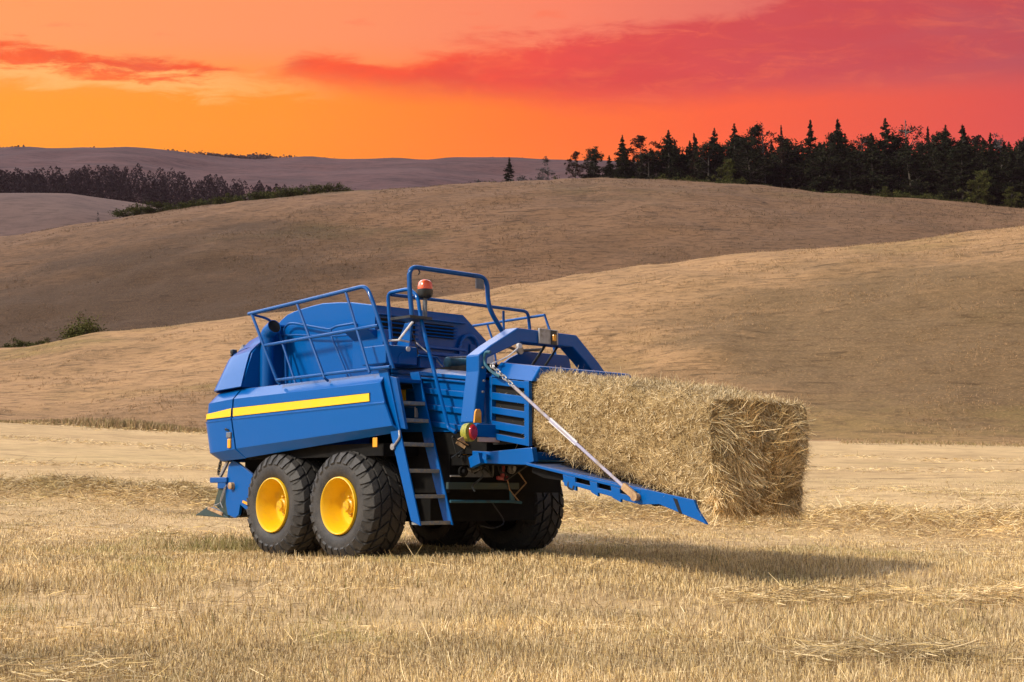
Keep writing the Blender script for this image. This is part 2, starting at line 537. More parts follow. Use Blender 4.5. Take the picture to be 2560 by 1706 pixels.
def quads_mesh(name, V, nper, mat, tint=None, smooth=False):
    """V: (N, nper, 3) strips; nper 4 -> one quad, nper 6 -> two quads (rows of two)"""
    N = V.shape[0]
    verts = V.reshape(-1, 3).astype(np.float32)
    base = (np.arange(N) * nper)[:, None]
    if nper == 4:
        idx = base + np.array([0, 1, 2, 3])[None]
    else:
        idx = np.concatenate([base + np.array([0, 1, 3, 2])[None], base + np.array([2, 3, 5, 4])[None]], axis=1)
    idx = idx.reshape(-1).astype(np.int32)
    nf = idx.size // 4
    me = bpy.data.meshes.new(name)
    me.vertices.add(verts.shape[0])
    me.vertices.foreach_set('co', verts.ravel())
    me.loops.add(idx.size)
    me.loops.foreach_set('vertex_index', idx)
    me.polygons.add(nf)
    me.polygons.foreach_set('loop_start', np.arange(nf, dtype=np.int32) * 4)
    me.polygons.foreach_set('loop_total', np.full(nf, 4, np.int32))
    me.update(calc_edges=True)
    if tint is not None:
        at = me.attributes.new('tint', 'FLOAT_COLOR', 'POINT')
        c = np.ones((N, nper, 4), np.float32)
        c[..., :3] = tint[:, None, :] if tint.ndim == 2 else tint
        at.data.foreach_set('color', c.ravel())
    me.materials.append(mat)
    return me


def link(name, me, parent=None):
    o = bpy.data.objects.new(name, me)
    COL.objects.link(o)
    if parent:
        o.parent = parent
    return o


_perm = np.random.default_rng(3).random(4096).astype(np.float64)


def vnoise(x, y, z=0.0):
    """value noise 0..1"""
    x, y, z = np.broadcast_arrays(np.asarray(x, float), np.asarray(y, float), np.asarray(z, float))
    xi, yi, zi = np.floor(x).astype(np.int64), np.floor(y).astype(np.int64), np.floor(z).astype(np.int64)
    fx, fy, fz = x - xi, y - yi, z - zi
    fx, fy, fz = fx * fx * (3 - 2 * fx), fy * fy * (3 - 2 * fy), fz * fz * (3 - 2 * fz)

    def h(a, b, c):
        k = (a * 374761393 + b * 668265263 + c * 2147483647) & 0xFFFFFFFF
        k = ((k ^ (k >> 13)) * 1274126177) & 0xFFFFFFFF
        return _perm[(k ^ (k >> 16)) & 4095]
    r = 0
    for dx in (0, 1):
        for dy in (0, 1):
            for dz in (0, 1):
                wgt = (fx if dx else 1 - fx) * (fy if dy else 1 - fy) * (fz if dz else 1 - fz)
                r = r + wgt * h(xi + dx, yi + dy, zi + dz)
    return r


# ------------------------------------------------------------------ terrain


def e_of(y):                                   # photo row -> tangent of elevation
    return (1232.0 - np.asarray(y, float)) / 3500.0


EDGE = ([-1500, 0, 500, 1000, 1500, 2000, 2560, 4000], [1020, 1050, 1074, 1090, 1102, 1108, 1116, 1128])
CREST2 = ([-1500, -400, 0, 326, 620, 900, 1219, 1632, 2176, 2560, 3200, 4000], [960, 918, 888, 842, 808, 778, 742, 676, 611, 572, 530, 500])
CREST3 = ([-1500, -400, 0, 110, 326, 544, 760, 980, 1200, 1420, 1580, 1850, 2067, 2340, 2560, 3200, 4000], [660, 630, 598, 580, 544, 519, 495, 478, 463, 453, 453, 468, 490, 511, 533, 570, 600])


def tab(T, px):
    return np.interp(px, T[0], T[1])


def pchip(xk, Zk, x):
    """xk (K,), Zk (K, N), x (N,) -> (N,)"""
    K = len(xk)
    h = np.diff(xk)[:, None]
    d = np.diff(Zk, axis=0) / h
    m = np.zeros_like(Zk)
    for i in range(1, K - 1):
        a, b = d[i - 1], d[i]
        w1, w2 = 2 * h[i] + h[i - 1], h[i] + 2 * h[i - 1]
        with np.errstate(divide='ignore', invalid='ignore'):
            v = (w1 + w2) / (w1 / a + w2 / b)
        m[i] = np.where(a * b > 0, v, 0.0)
    m[0], m[-1] = d[0], d[-1]
    i = np.clip(np.searchsorted(xk, x) - 1, 0, K - 2)
    n = np.arange(x.size)
    hh = (xk[i + 1] - xk[i])
    tt = np.clip((x - xk[i]) / hh, 0, 1)
    return ((1 + 2 * tt) * (1 - tt) ** 2 * Zk[i, n] + tt * (1 - tt) ** 2 * hh * m[i, n]
            + tt * tt * (3 - 2 * tt) * Zk[i + 1, n] + tt * tt * (tt - 1) * hh * m[i + 1, n])


YK = np.array([-60, 2, 6, 9, 12, 15.2, 17.5, 19.5, 22, 25, 32, 45, 60, 66, 110, 122, 150, 170, 280, 300, 360, 520, 900.0])


def ground_z(X, Y, rough=True):
    X, Y = np.asarray(X, float).ravel(), np.asarray(Y, float).ravel()
    px = 1280 + 3500 * X / np.maximum(Y, 8.0)
    o = np.ones_like(X)
    ze = 0.75 + e_of(tab(EDGE, px)) * 60
    z2 = 0.75 + e_of(tab(CREST2, px)) * 110
    z3 = 0.75 + e_of(tab(CREST3, px)) * 280
    left = np.clip((1280 - px) / 1280, -1, 1)
    zf = [-0.92 * o, -0.9 * o, -0.74 * o, -0.47 * o, -0.2 * o, -0.02 * o, 0 * o, (0.03 + 0.05 * np.clip(left, 0, 1)), 0.16 + 0.05 * left, 0.36 + 0.06 * left,
          0.36 + (ze - 0.36) * 0.19, 0.36 + (ze - 0.36) * 0.54, ze, ze + 0.25, z2, z2 - 0.4, z2 - 2.5, z2 - 1.0, z3, z3 - 0.6, z3 - 9, z3 - 50, z3 - 90]
    z = pchip(YK, np.array(zf), Y)
    if rough:
        z = z + np.clip((Y - 45) / 60, 0, 1) * (vnoise(X / 16, Y / 13) - 0.5) * 2.0 * (1 - 0.8 * np.exp(-((Y - 108) / 17) ** 2) - 0.8 * np.exp(-((Y - 282) / 17) ** 2)) * np.clip(1 - np.abs(Y - 110) / 300, 0.35, 1)
        z = z + np.clip((Y - 62) / 10, 0, 1) * ((vnoise(X / 6, Y / 4.2, 15) - 0.5) * 0.55 + (vnoise(X / 2.4, Y / 1.8, 16) - 0.5) * 0.26)
        z = z + (vnoise(X / 1.7, Y / 1.7, 5) - 0.5) * 0.06
        # swath of raked straw crossing behind the machine
        out = np.clip(np.abs(X) - (0.5 * np.maximum(Y, 0) + 28), 0, None)  # unseen side slopes added; they darken reflections in the blue panels
        z = z + 0.26 * out * np.clip(out / 60, 0, 1)
        d = (Y - (24.0 - 0.40 * X)) / 1.077
        z = z + swath_h(X) * np.exp(-(d / 0.55) ** 2)
        for (y0, k, xa, xb, hgt, wd) in SMALL_SWATHS:
            d = (Y - (y0 + k * X + 0.25 * np.sin(X * 1.7 + y0))) / wd
            z = z + hgt * (0.4 + vnoise(X / 0.45, y0)) * np.exp(-d * d) * np.clip((X - xa) / 0.5, 0, 1) * np.clip((xb - X) / 0.5, 0, 1)
        # swath rows farther up the field
        for k, off in enumerate((33.0, 42.0, 51.0)):
            d = (Y - (off - 0.32 * X))
            z = z + 0.10 * np.exp(-(d / 0.8) ** 2) * vnoise(X / 3, k * 7.3)
    return z


SMALL_SWATHS = [(12.3, -0.10, 1.6, 6.5, 0.05, 0.2), (9.25, 0.05, -5.0, -2.3, 0.05, 0.45), (9.6, -0.05, 1.8, 4.5, 0.025, 0.16)]


def swath_h(X):
    return 0.16 + 0.24 * vnoise(np.asarray(X) / 0.9, 3.3)


def sheet(name, As, Ys, zfun, mat, off=45.0, kind='structure'):
    A, YY = np.meshgrid(As, Ys)
    XX = A * (YY + off)
    ZZ = zfun(XX, YY).reshape(XX.shape)
    V = np.stack([XX, YY, ZZ], -1)
    nr, nc = XX.shape
    i = np.arange(nr - 1)[:, None] * nc + np.arange(nc - 1)[None]
    idx = np.stack([i, i + 1, i + nc + 1, i + nc], -1).reshape(-1).astype(np.int32)
    me = bpy.data.meshes.new(name)
    me.vertices.add(nr * nc)
    me.vertices.foreach_set('co', V.reshape(-1).astype(np.float32))
    me.loops.add(idx.size)
    me.loops.foreach_set('vertex_index', idx)
    nf = idx.size // 4
    me.polygons.add(nf)
    me.polygons.foreach_set('loop_start', np.arange(nf, dtype=np.int32) * 4)
    me.polygons.foreach_set('loop_total', np.full(nf, 4, np.int32))
    me.polygons.foreach_set('use_smooth', np.ones(nf, bool))
    me.update(calc_edges=True)
    me.materials.append(mat)
    o = link(name, me)
    tag(o, kind=kind)
    return o


As = np.concatenate([-np.geomspace(4.5, 0.64, 24), np.linspace(-0.62, 0.62, 260), np.geomspace(0.64, 4.5, 24)])
Yf = np.concatenate([np.linspace(-60, 4, 12), np.geomspace(4.5, 62, 420)])
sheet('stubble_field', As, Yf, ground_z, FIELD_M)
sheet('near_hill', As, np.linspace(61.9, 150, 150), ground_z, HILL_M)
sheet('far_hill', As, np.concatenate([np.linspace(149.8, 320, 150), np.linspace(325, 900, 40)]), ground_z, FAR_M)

CRESTP = ([-1500, -400, 0, 150, 337, 600, 1000, 4000], [470, 480, 486, 487, 516, 560, 590, 620])
FBASE = ([-1500, 0, 326, 544, 760, 1000, 1300, 4000], [470, 478, 490, 506, 526, 540, 560, 600])
RIDGE = ([-1500, -300, 0, 130, 300, 500, 700, 900, 1100, 1300, 1800, 2560, 4000], [414, 402, 396, 400, 393, 404, 415, 421, 424, 429, 446, 472, 520])


def pale_z(X, Y):
    X, Y = X.ravel(), Y.ravel()
    px = 1280 + 3500 * X / Y
    zc = 0.75 + e_of(tab(CRESTP, px)) * 600
    return pchip(np.array([380, 430, 600, 640, 720.0]), np.array([zc - 95, zc - 75, zc, zc - 4, zc - 40]), Y) + (vnoise(X / 40, Y / 40) - 0.5) * 3


def ridge_z(X, Y):
    X, Y = X.ravel(), Y.ravel()
    px = 1280 + 3500 * X / Y
    zb = 0.75 + e_of(tab(FBASE, px)) * 900
    zr = 0.75 + e_of(tab(RIDGE, px)) * 1800
    return pchip(np.array([640, 700, 900, 1250, 1800, 1950, 2600.0]), np.array([zb - 75, zb - 55, zb, zb + (zr - zb) * 0.36, zr, zr - 12, zr - 160]), Y) + (vnoise(X / 110, Y / 110, 9) - 0.5) * 16 + (vnoise(X / 35, Y / 35, 9) - 0.5) * 5


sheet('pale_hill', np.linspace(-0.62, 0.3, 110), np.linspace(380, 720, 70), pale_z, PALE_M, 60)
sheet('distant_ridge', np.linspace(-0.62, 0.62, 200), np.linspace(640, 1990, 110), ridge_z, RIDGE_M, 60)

# ------------------------------------------------------------------ stalks, straw and grass (uncountable)


def strips(P, D, L, Wd, curl, side=None):
    """stalk strips: base P, direction D (unit), length, width, sideways curl -> (N, 6, 3)"""
    N = P.shape[0]
    if side is None:
        side = np.cross(D, RNG.normal(size=(N, 3)))
        side /= np.linalg.norm(side, axis=1, keepdims=True) + 1e-9
    bendv = np.cross(D, side)
    a = P
    b = P + D * (L * 0.5)[:, None] + bendv * (curl * L * 0.18)[:, None]
    c = P + D * L[:, None] + bendv * (curl * L * 0.6)[:, None]
    h = side * (Wd / 2)[:, None]
    return np.stack([a - h, a + h, b - h, b + h, c - h * 0.5, c + h * 0.5], 1)


def facing(P):
    """unit vectors across the line from the camera's area, so thin stalks show their width from the front"""
    d = np.stack([P[:, 1], -P[:, 0], np.zeros(len(P))], 1)
    d /= np.linalg.norm(d, axis=1, keepdims=True)
    ang = RNG.uniform(-1.0, 1.0, len(P))
    q = np.stack([P[:, 0], P[:, 1], np.zeros(len(P))], 1)
    q /= np.linalg.norm(q, axis=1, keepdims=True)
    return d * np.cos(ang)[:, None] + q * np.sin(ang)[:, None]


def straw_tint(N, X, Y, bright=1.0, green=0.5):
    k = RNG.uniform(0.55, 1.15, N)[:, None] * bright
    pale = np.array([0.80, 0.63, 0.365])
    gold = np.array([0.67, 0.485, 0.215])
    brown = np.array([0.34, 0.23, 0.115])
    grn = np.array([0.34, 0.32, 0.09])
    r = RNG.random(N)[:, None]
    c = np.where(r < 0.36, pale, np.where(r < 0.74, gold, brown)) * k
    g = vnoise(X / 1.3, Y / 2.2, 21) * 0.6 + vnoise(X / 0.35, Y / 0.5, 22) * 0.4
    gm = (np.clip((g - 0.62) / 0.12, 0, 1) * green * (RNG.random(N) < 0.6))[:, None]
    b = (vnoise(X / 4.5, Y / 0.9, 31) * 0.6 + vnoise(X / 0.9, Y / 0.5, 32) * 0.4)[:, None]
    c = c * np.clip(0.62 + 0.76 * b, 0.6, 1.3)
    return c * (1 - gm) + grn * k * gm


def stubble(N, y0, y1, h0, nm):
    Y = np.exp(RNG.uniform(math.log(y0), math.log(y1), N))
    px = RNG.uniform(-420, 2980, N)
    X = (px - 1280) / 3500 * Y
    # sown rows, thinner patches
    row = 0.16
    cr = X * 0.55 + Y * 0.83
    cr2 = np.round(cr / row) * row + RNG.normal(0, 0.025, N)
    keep_rows = RNG.random(N) < 0.6
    dlt = np.where(keep_rows, cr2 - cr, 0)
    X, Y = X + dlt * 0.55, Y + dlt * 0.83
    dens = vnoise(X / 0.8, Y / 1.1, 11) * 0.5 + vnoise(X / 3.0, Y / 2.0, 12) * 0.5
    keep = RNG.random(N) < np.clip(0.15 + (dens - 0.25) * 2.2, 0.12, 1) * np.clip((41 - Y) / 17, 0, 1) ** 1.3
    X, Y = X[keep], Y[keep]
    N = X.size
    Z = ground_z(X, Y)
    P = np.stack([X, Y, Z - 0.01], 1)
    hp = 0.6 + 0.8 * vnoise(X / 1.2, Y / 1.2, 13)
    L = h0 * hp * RNG.uniform(0.45, 1.25, N) * np.interp(Y, [9, 15, 19, 24, 41], [1.15, 1.0, 0.75, 0.5, 0.4])
    D = np.stack([RNG.normal(0, 0.26, N), RNG.normal(0, 0.26, N), np.ones(N)], 1)
    D /= np.linalg.norm(D, axis=1, keepdims=True)
    wd = 0.0026 + 0.0002 * Y
    V = strips(P, D, L, wd * RNG.uniform(0.7, 1.4, N), RNG.normal(0, 0.35, N), facing(P))
    o = link(nm, quads_mesh(nm, V, 6, STRAW, straw_tint(N, X, Y)))
    return tag(o, kind='stuff')


def litter(N, y0, y1, nm, swath=False, lift=0.02):
    if swath:
        if swath is True:
            X = RNG.uniform(-12, 9.5, N)
            Y = 24.0 - 0.40 * X + RNG.normal(0, 0.42, N) * 1.077
        else:
            y0_, k_, xa_, xb_, wd_ = swath
            X = RNG.uniform(xa_, xb_, N)
            Y = y0_ + k_ * X + 0.25 * np.sin(X * 1.7 + y0_) + RNG.normal(0, wd_ * 0.8, N)
            kp_ = vnoise(X / 0.4, Y / 0.3, 44) > RNG.uniform(0.1, 0.6, N)
            X, Y = X[kp_], Y[kp_]
            N = X.size
    else:
        Y = np.exp(RNG.uniform(math.log(y0), math.log(y1), N))
        X = (RNG.uniform(-420, 2980, N) - 1280) / 3500 * Y
        keep = vnoise(X / 0.7, Y / 0.5, 41) * 0.6 + vnoise(X / 2.3, Y / 1.1, 42) * 0.4 > RNG.uniform(0.3, 0.75, N)
        X, Y = X[keep], Y[keep]
        N = X.size
    Z = ground_z(X, Y)
    P = np.stack([X, Y, Z + RNG.uniform(0, 1, N) * lift + (RNG.uniform(0, 0.10, N) if swath else 0)], 1)
    D = np.stack([RNG.normal(0, 1, N), RNG.normal(0, 0.7, N), RNG.normal(0.03, 0.24 if swath is True else 0.09, N)], 1)
    D /= np.linalg.norm(D, axis=1, keepdims=True)
    L = RNG.uniform(0.05, 0.30, N) * RNG.uniform(0.5, 1.0, N)
    V = strips(P, D, L, (0.0028 + 0.0002 * Y) * RNG.uniform(0.7, 1.4, N), RNG.normal(0, 0.5, N))
    o = link(nm, quads_mesh(nm, V, 6, STRAW, straw_tint(N, X, Y, 1.12, 0.25)))
    return tag(o, kind='stuff')


stubble(460000, 6.6, 42, 0.074, 'stubble_stalks')
litter(60000, 6.6, 30, 'straw_litter')
litter(42000, 0, 0, 'raked_straw', swath=True, lift=0.05)
for i_, (y0, k, xa, xb, hgt, wd) in enumerate(SMALL_SWATHS):
    litter(int(900 * (xb - xa)), 0, 0, 'straw_litter', swath=(y0, k, xa, xb, wd), lift=0.03)


def tufts(N, y0, y1, nm, cols, hh):
    """dry grass tufts on the slopes: a few blades each"""
    Y = np.sqrt(RNG.uniform(y0 ** 2, y1 ** 2, N))
    X = (RNG.uniform(-500, 3060, N) - 1280) / 3500 * Y
    g = vnoise(X / (y0 * 0.05), Y / (y0 * 0.03), 51) * 0.6 + vnoise(X / (y0 * 0.2), Y / (y0 * 0.1), 52) * 0.4
    keep = g > RNG.uniform(0.38, 0.72, N)
    X, Y = X[keep], Y[keep]
    X, Y = np.repeat(X, 4), np.repeat(Y, 4)
    N = X.size
    X = X + RNG.normal(0, 0.12 * hh / 0.25, N)
    Y = Y + RNG.normal(0, 0.12 * hh / 0.25, N)
    Z = ground_z(X, Y)
    P = np.stack([X, Y, Z - 0.02], 1)
    D = np.stack([RNG.normal(0, 0.5, N), RNG.normal(0, 0.5, N), np.ones(N)], 1)
    D /= np.linalg.norm(D, axis=1, keepdims=True)
    L = hh * RNG.uniform(0.4, 1.2, N)
    V = strips(P, D, L, hh * 0.16 * RNG.uniform(0.7, 1.3, N), RNG.normal(0, 0.6, N), facing(P))
    c = np.array(cols)[RNG.integers(0, len(cols), N)] * RNG.uniform(0.7, 1.15, N)[:, None]
    return tag(link(nm, quads_mesh(nm, V, 6, STRAW, c)), kind='stuff')


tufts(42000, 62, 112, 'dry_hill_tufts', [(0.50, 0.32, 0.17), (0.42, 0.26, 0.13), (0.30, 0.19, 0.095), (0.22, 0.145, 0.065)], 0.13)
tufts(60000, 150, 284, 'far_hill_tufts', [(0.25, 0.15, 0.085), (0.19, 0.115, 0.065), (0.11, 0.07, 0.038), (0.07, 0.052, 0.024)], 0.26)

for i_, (y0, n_) in enumerate(((33.0, 5000), (42.0, 5000), (51.0, 4000), (29.0, 2500))):
    litter(n_, 0, 0, 'straw_litter', swath=(y0, -0.32, -20, 20, 0.5), lift=0.03)
# green verge along the field edge
N = 9000
pxv = np.concatenate([RNG.normal(300, 190, N // 2), RNG.uniform(-300, 560, N // 4), RNG.uniform(2100, 2900, N // 4)])
Yv = 60.5 + RNG.normal(0, 0.7, pxv.size) - 0.3
Xv = (pxv - 1280) / 3500 * Yv
Pv = np.stack([Xv, Yv, ground_z(Xv, Yv) - 0.03], 1)
Dv = np.stack([RNG.normal(0, 0.35, pxv.size), RNG.normal(0, 0.35, pxv.size), np.ones(pxv.size)], 1)
Dv /= np.linalg.norm(Dv, axis=1, keepdims=True)
Lv = RNG.uniform(0.1, 0.35, pxv.size) * (0.5 + np.exp(-((pxv - 300) / 180) ** 2))
Vv = strips(Pv, Dv, Lv, np.full(pxv.size, 0.03), RNG.normal(0, 0.5, pxv.size), facing(Pv))
cv_ = np.array([(0.27, 0.21, 0.085), (0.36, 0.25, 0.125), (0.42, 0.28, 0.15)])[RNG.integers(0, 3, pxv.size)] * RNG.uniform(0.7, 1.1, pxv.size)[:, None]
tag(link('verge_grass', quads_mesh('verge_grass', Vv, 6, STRAW, cv_)), kind='stuff')

# green regrowth in the shade in front of the tyres, and weeds here and there
N = 3000
Xg = np.concatenate([RNG.normal(-3.55, 0.55, N // 2), RNG.uniform(-5, 5, N // 2)])
Yg = np.concatenate([18.7 + RNG.normal(0, 0.45, N // 2), RNG.uniform(8.5, 16, N // 2)])
kp = (np.arange(N) < N // 2) | (vnoise(Xg / 0.5, Yg / 0.7, 61) > 0.72)
Xg, Yg = Xg[kp], Yg[kp]
Pg = np.stack([Xg, Yg, ground_z(Xg, Yg) - 0.01], 1)
Dg = np.stack([RNG.normal(0, 0.4, Xg.size), RNG.normal(0, 0.4, Xg.size), np.ones(Xg.size)], 1)
Dg /= np.linalg.norm(Dg, axis=1, keepdims=True)
Vg = strips(Pg, Dg, RNG.uniform(0.05, 0.2, Xg.size), np.full(Xg.size, 0.008), RNG.normal(0, 0.7, Xg.size), facing(Pg))
cg = np.array([(0.22, 0.19, 0.06), (0.33, 0.27, 0.11), (0.42, 0.33, 0.17)])[RNG.integers(0, 3, Xg.size)] * RNG.uniform(0.7, 1.1, Xg.size)[:, None]
tag(link('green_regrowth', quads_mesh('green_regrowth', Vg, 6, STRAW, cg)), kind='stuff')

# ------------------------------------------------------------------ the baler
TH = math.radians(43.5)
ORIGIN = (-0.8978, 16.927, 0.0)
baler = empty('square_baler', ORIGIN, TH)
tag(baler, 'large blue square baler with yellow stripe and yellow wheel rims standing on stubble', 'baler')


def part(name, mb, mat, parent=None, **kw):
    return mb.build(name, mat, parent or baler, **kw)


def interp(a, b, f):
    return a + (b - a) * f


# --- side shield: row = x, (y, z) at the front seam, (y, z) at the rear edge
R = [(-1.34, (2.14, 2.052), (-0.742, 2.078)), (-1.395, (2.146, 2.040), (-0.751, 2.066)), (-1.495, (2.179, 1.914), (-0.776, 1.951)),
     (-1.503, (2.184, 1.676), (-0.868, 1.74)), (-1.519, (2.183, 1.663), (-0.874, 1.727)), (-1.51, (2.18, 1.645), (-0.882, 1.705)),
     (-1.502, (2.092, 1.293), (-1.0, 1.472)), (-1.415, (2.001, 1.178), (-1.035, 1.405))]


def shield_pt(i, f, off=0.0):
    x, a, b = R[i]
    return (x - off, interp(a[0], b[0], f), interp(a[1], b[1], f))


for sgn in (1, -1):
    m = MB()
    m.grid([[(sgn * p[0] + (0.08 if sgn < 0 else 0), p[1], p[2]) for p in (shield_pt(i, f) for f in np.linspace(0.004, 1, 9))][::sgn] for i in range(8)])
    sp = part('side_shield', m, BLUE, solid=0.025)
    if sgn == 1:
        shield = sp
# yellow stripe on the shield, dark keyline round it
for nm, mt, (zf0, zf1, zr0, zr1), f1, off in (('stripe_border', BLACK, (1.690, 1.801, 1.746, 1.849), 0.947, 0.0025), ('yellow_stripe', YELLOW, (1.696, 1.797, 1.755, 1.843), 0.9425, 0.005)):
    m = MB()
    f0 = 0.006
    yf = lambda z, f: interp(2.18, -0.85, f)
    a0, a1 = interp(zf0, zr0, f0), interp(zf1, zr1, f0)
    b0, b1 = zr0, zr1
    xs = -1.5025
    y1 = interp(2.18, -0.784, f1) + 0.02
    m.prism([(2.165, a0), (2.165, a1), (y1, b1), (y1 - 0.008, b0)], 0, xs - off, xs + 0.006)
    part(nm, m, mt, shield)

# --- nose panel wrapping round the front
NSEG = 10


def nose_path(x0, ys, yF, zs, zf, r=0.32):
    pts = [(x0, ys, zs)]
    for f in (0.33, 0.66, 1.0):
        y = interp(ys, yF - r, f)
        pts.append((x0, y, interp(zs, zf, f * 0.7)))
    for k in range(1, NSEG + 1):
        a = PI / 2 * k / NSEG
        pts.append((x0 + r - r * math.cos(a), yF - r + r * math.sin(a), interp(zs, zf, 0.7 + 0.3 * k / NSEG)))
    for fx in (0.5, 1.0):
        pts.append((interp(x0 + r, -x0 - r, fx * 0.999), yF + (0.05 if fx < 1 else 0), zf))
    for k in range(1, NSEG + 1):
        a = PI / 2 * (1 - k / NSEG)
        pts.append((-x0 - r + r * math.cos(a), yF - r + r * math.sin(a), zf))
    pts.append((-x0, ys, zs))
    return pts


NR = [(-1.34, 2.16, 2.90, 2.055, 2.02), (-1.395, 2.17, 2.93, 2.042, 2.0), (-1.495, 2.20, 2.99, 1.914, 1.875), (-1.503, 2.205, 3.01, 1.676, 1.65),
      (-1.519, 2.204, 3.02, 1.663, 1.637), (-1.51, 2.2, 3.015, 1.645, 1.62), (-1.502, 2.11, 2.92, 1.288, 1.24), (-1.40, 2.02, 2.80, 1.172, 1.14)]
m = MB().grid([nose_path(*r) for r in NR])
nose = part('nose_panel', m, BLUE, solid=-0.02, smooth=True, sharp=14)
m = MB().grid([nose_path(-1.508, 2.205, 3.012, 1.797, 1.735), nose_path(-1.5125, 2.206, 3.016, 1.696, 1.676)])
part('yellow_stripe', m, YELLOW, nose, solid=0.004, smooth=True)
m = MB().box(-1.53, -1.50, 2.18, 2.28, 1.43, 1.50)
part('latch', m, GREYP, nose, bevel=0.008)
m = MB().box(-1.525, -1.50, 2.19, 2.26, 1.30, 1.42)
part('side_reflector', m, AMBER, nose, bevel=0.012)
m = MB().tube(bend([(-1.51, 2.24, 1.52), (-1.54, 2.27, 1.545), (-1.51, 2.33, 1.535)], 0.02), 0.01, 6)
part('handle', m, HOSE, nose, smooth=True)

# --- front hood
HR = [(-1.45, 2.06, 2.93, 2.062, 2.03), (-1.38, 2.09, 2.88, 2.27, 2.22), (-1.305, 2.12, 2.83, 2.47, 2.43), (-1.285, 2.11, 2.81, 2.515, 2.462), (-1.235, 2.07, 2.76, 2.58, 2.505), (-1.19, 2.02, 2.70, 2.635, 2.53)]
m = MB().grid([nose_path(*r, r=0.34) for r in HR])
hood = part('front_hood', m, BLUE, smooth=True, solid=-0.02, sharp=16)
ys = [2.03, 2.26, 2.45, 2.6, 2.69]
edge = [2.632, 2.605, 2.58, 2.55, 2.53]
mid_ = [2.875, 2.81, 2.755, 2.66, 2.545]
m = MB().grid([[(x, y, z) for y, z in zip(ys, zz)] for x, zz in ((-1.19, edge), (-1.10, [a * .35 + b * .65 for a, b in zip(edge, mid_)]), (-0.99, mid_), (-0.5, [z + 0.03 for z in mid_]), (0.5, [z + 0.03 for z in mid_]), (0.99, mid_), (1.19, edge))])
part('hood_deck', m, BLUE, hood, smooth=True, solid=0.02)
m = MB().prism([(-1.44, 2.062), (-1.3, 2.5), (-1.185, 2.625), (-0.99, 2.868), (-0.8, 2.88), (-0.8, 2.062)], 1, 2.075, 2.095)
part('hood_back_plate', m, BLUE, hood)
m = MB().box(-1.2, -1.12, 2.70, 2.76, 2.54, 2.60).box(-1.18, -1.13, 2.75, 2.79, 2.51, 2.55)
part('work_lamp', m, HOSE, hood, bevel=0.015)
m = MB().prism([(2.58, 2.60), (2.72, 2.575), (2.62, 2.66)], 0, -1.10, -1.06)
part('mirror_arm', m, STEEL, hood)
# dust outlet beside the hood
m = MB().tube(bend([(-1.10, 2.05, 2.05), (-1.10, 2.05, 2.76), (-1.12, 1.86, 2.83)], 0.13, 6), 0.092, 18, cap=False)
duct = part('air_duct', m, BLUE, smooth=True, solid=-0.008)
d_ = Vector((-0.02, -0.19, 0.07)).normalized()
e1_ = d_.cross(Vector((0, 0, 1))).normalized()
e2_ = d_.cross(e1_)
c_ = Vector((-1.12, 1.86, 2.83)) - d_ * 0.01
m = MB().face([c_ + e1_ * (0.088 * math.cos(a)) + e2_ * (0.088 * math.sin(a)) for a in np.linspace(0, 2 * PI, 18, endpoint=False)])
part('duct_opening', m, BLACK, duct, solid=0.004)

# --- upper housing with a humped roof
HY = [(2.30, 2.86), (2.1, 2.965), (1.975, 3.018), (1.82, 3.045), (1.66, 3.062), (1.45, 3.078), (1.216, 3.088), (0.9, 3.068), (0.63, 3.042), (0.157, 2.962)]
m = MB()
secs = []
for y, zt in HY:
    secs.append([(-0.85, y, 2.02), (-0.85, y, zt), (0.54, y, zt), (0.93, y, zt - 0.29), (0.97, y, 2.02)])
m.grid(secs)
m.face(secs[0][::-1])
m.face(secs[-1])
house = part('upper_housing', m, BLUE, bevel=0.012, smooth=True)
for x0, x1, z0, z1 in ((-0.795, -0.245, 2.575, 2.815), (-0.10, 0.375, 2.64, 2.81)):
    m = MB().box(x0, x1, 0.145, 0.156, z0, z1)
    g = part('vent_grille', m, BLACK, house)
    m = MB()
    n = 4
    for k in range(1, n + 1):
        z = z1 - (z1 - z0) * k / (n + 0.2)
        m.quad_box([(x0 - .02, 0.10, z), (x1 + .02, 0.10, z), (x1 + .02, 0.15, z), (x0 - .02, 0.15, z), (x0 - .02, 0.115, z + .016), (x1 + .02, 0.115, z + .016), (x1 + .02, 0.15, z + .016), (x0 - .02, 0.15, z + .016)])
    part('slat', m, BLUE, g)
m = MB()
for (a, b, c, d) in ((-0.84, 0.55, 2.845, 2.86), (-0.84, 0.55, 2.50, 2.535), (-0.84, 0.9, 2.42, 2.46)):
    m.box(a, b, 0.09, 0.155, c, d)
part('wall_rail', m, BLUE, house, bevel=0.006)
m = MB().tube([(0.62 + 0.15 * math.cos(a), 0.12, 2.56 + 0.15 * math.sin(a)) for a in np.linspace(0, PI, 12)], 0.022, 8)
m.box(0.44, 0.49, 0.11, 0.15, 2.46, 2.57).box(0.75, 0.80, 0.11, 0.15, 2.46, 2.57)
part('arched_guard', m, BLUE, house, smooth=True)
m = MB().box(0.50, 0.60, 0.125, 0.155, 2.46, 2.62).box(0.64, 0.74, 0.125, 0.155, 2.46, 2.60)
part('hatch_door', m, BLUE_WORN, house, bevel=0.006)
m = MB().box(0.80, 1.0, 0.085, 0.10, 2.36, 2.52)
part('warning_sticker', m, WHITE, house)
m = MB().tube(bend([(-0.93, 1.86, 2.10), (-0.93, 1.895, 2.612), (-0.93, 1.93, 2.83), (-0.93, 1.83, 2.88), (-0.93, 1.70, 2.872), (-0.93, 0.94, 2.727), (-0.93, 0.82, 2.756), (-0.93, 0.42, 2.762)], 0.05), 0.014, 7)
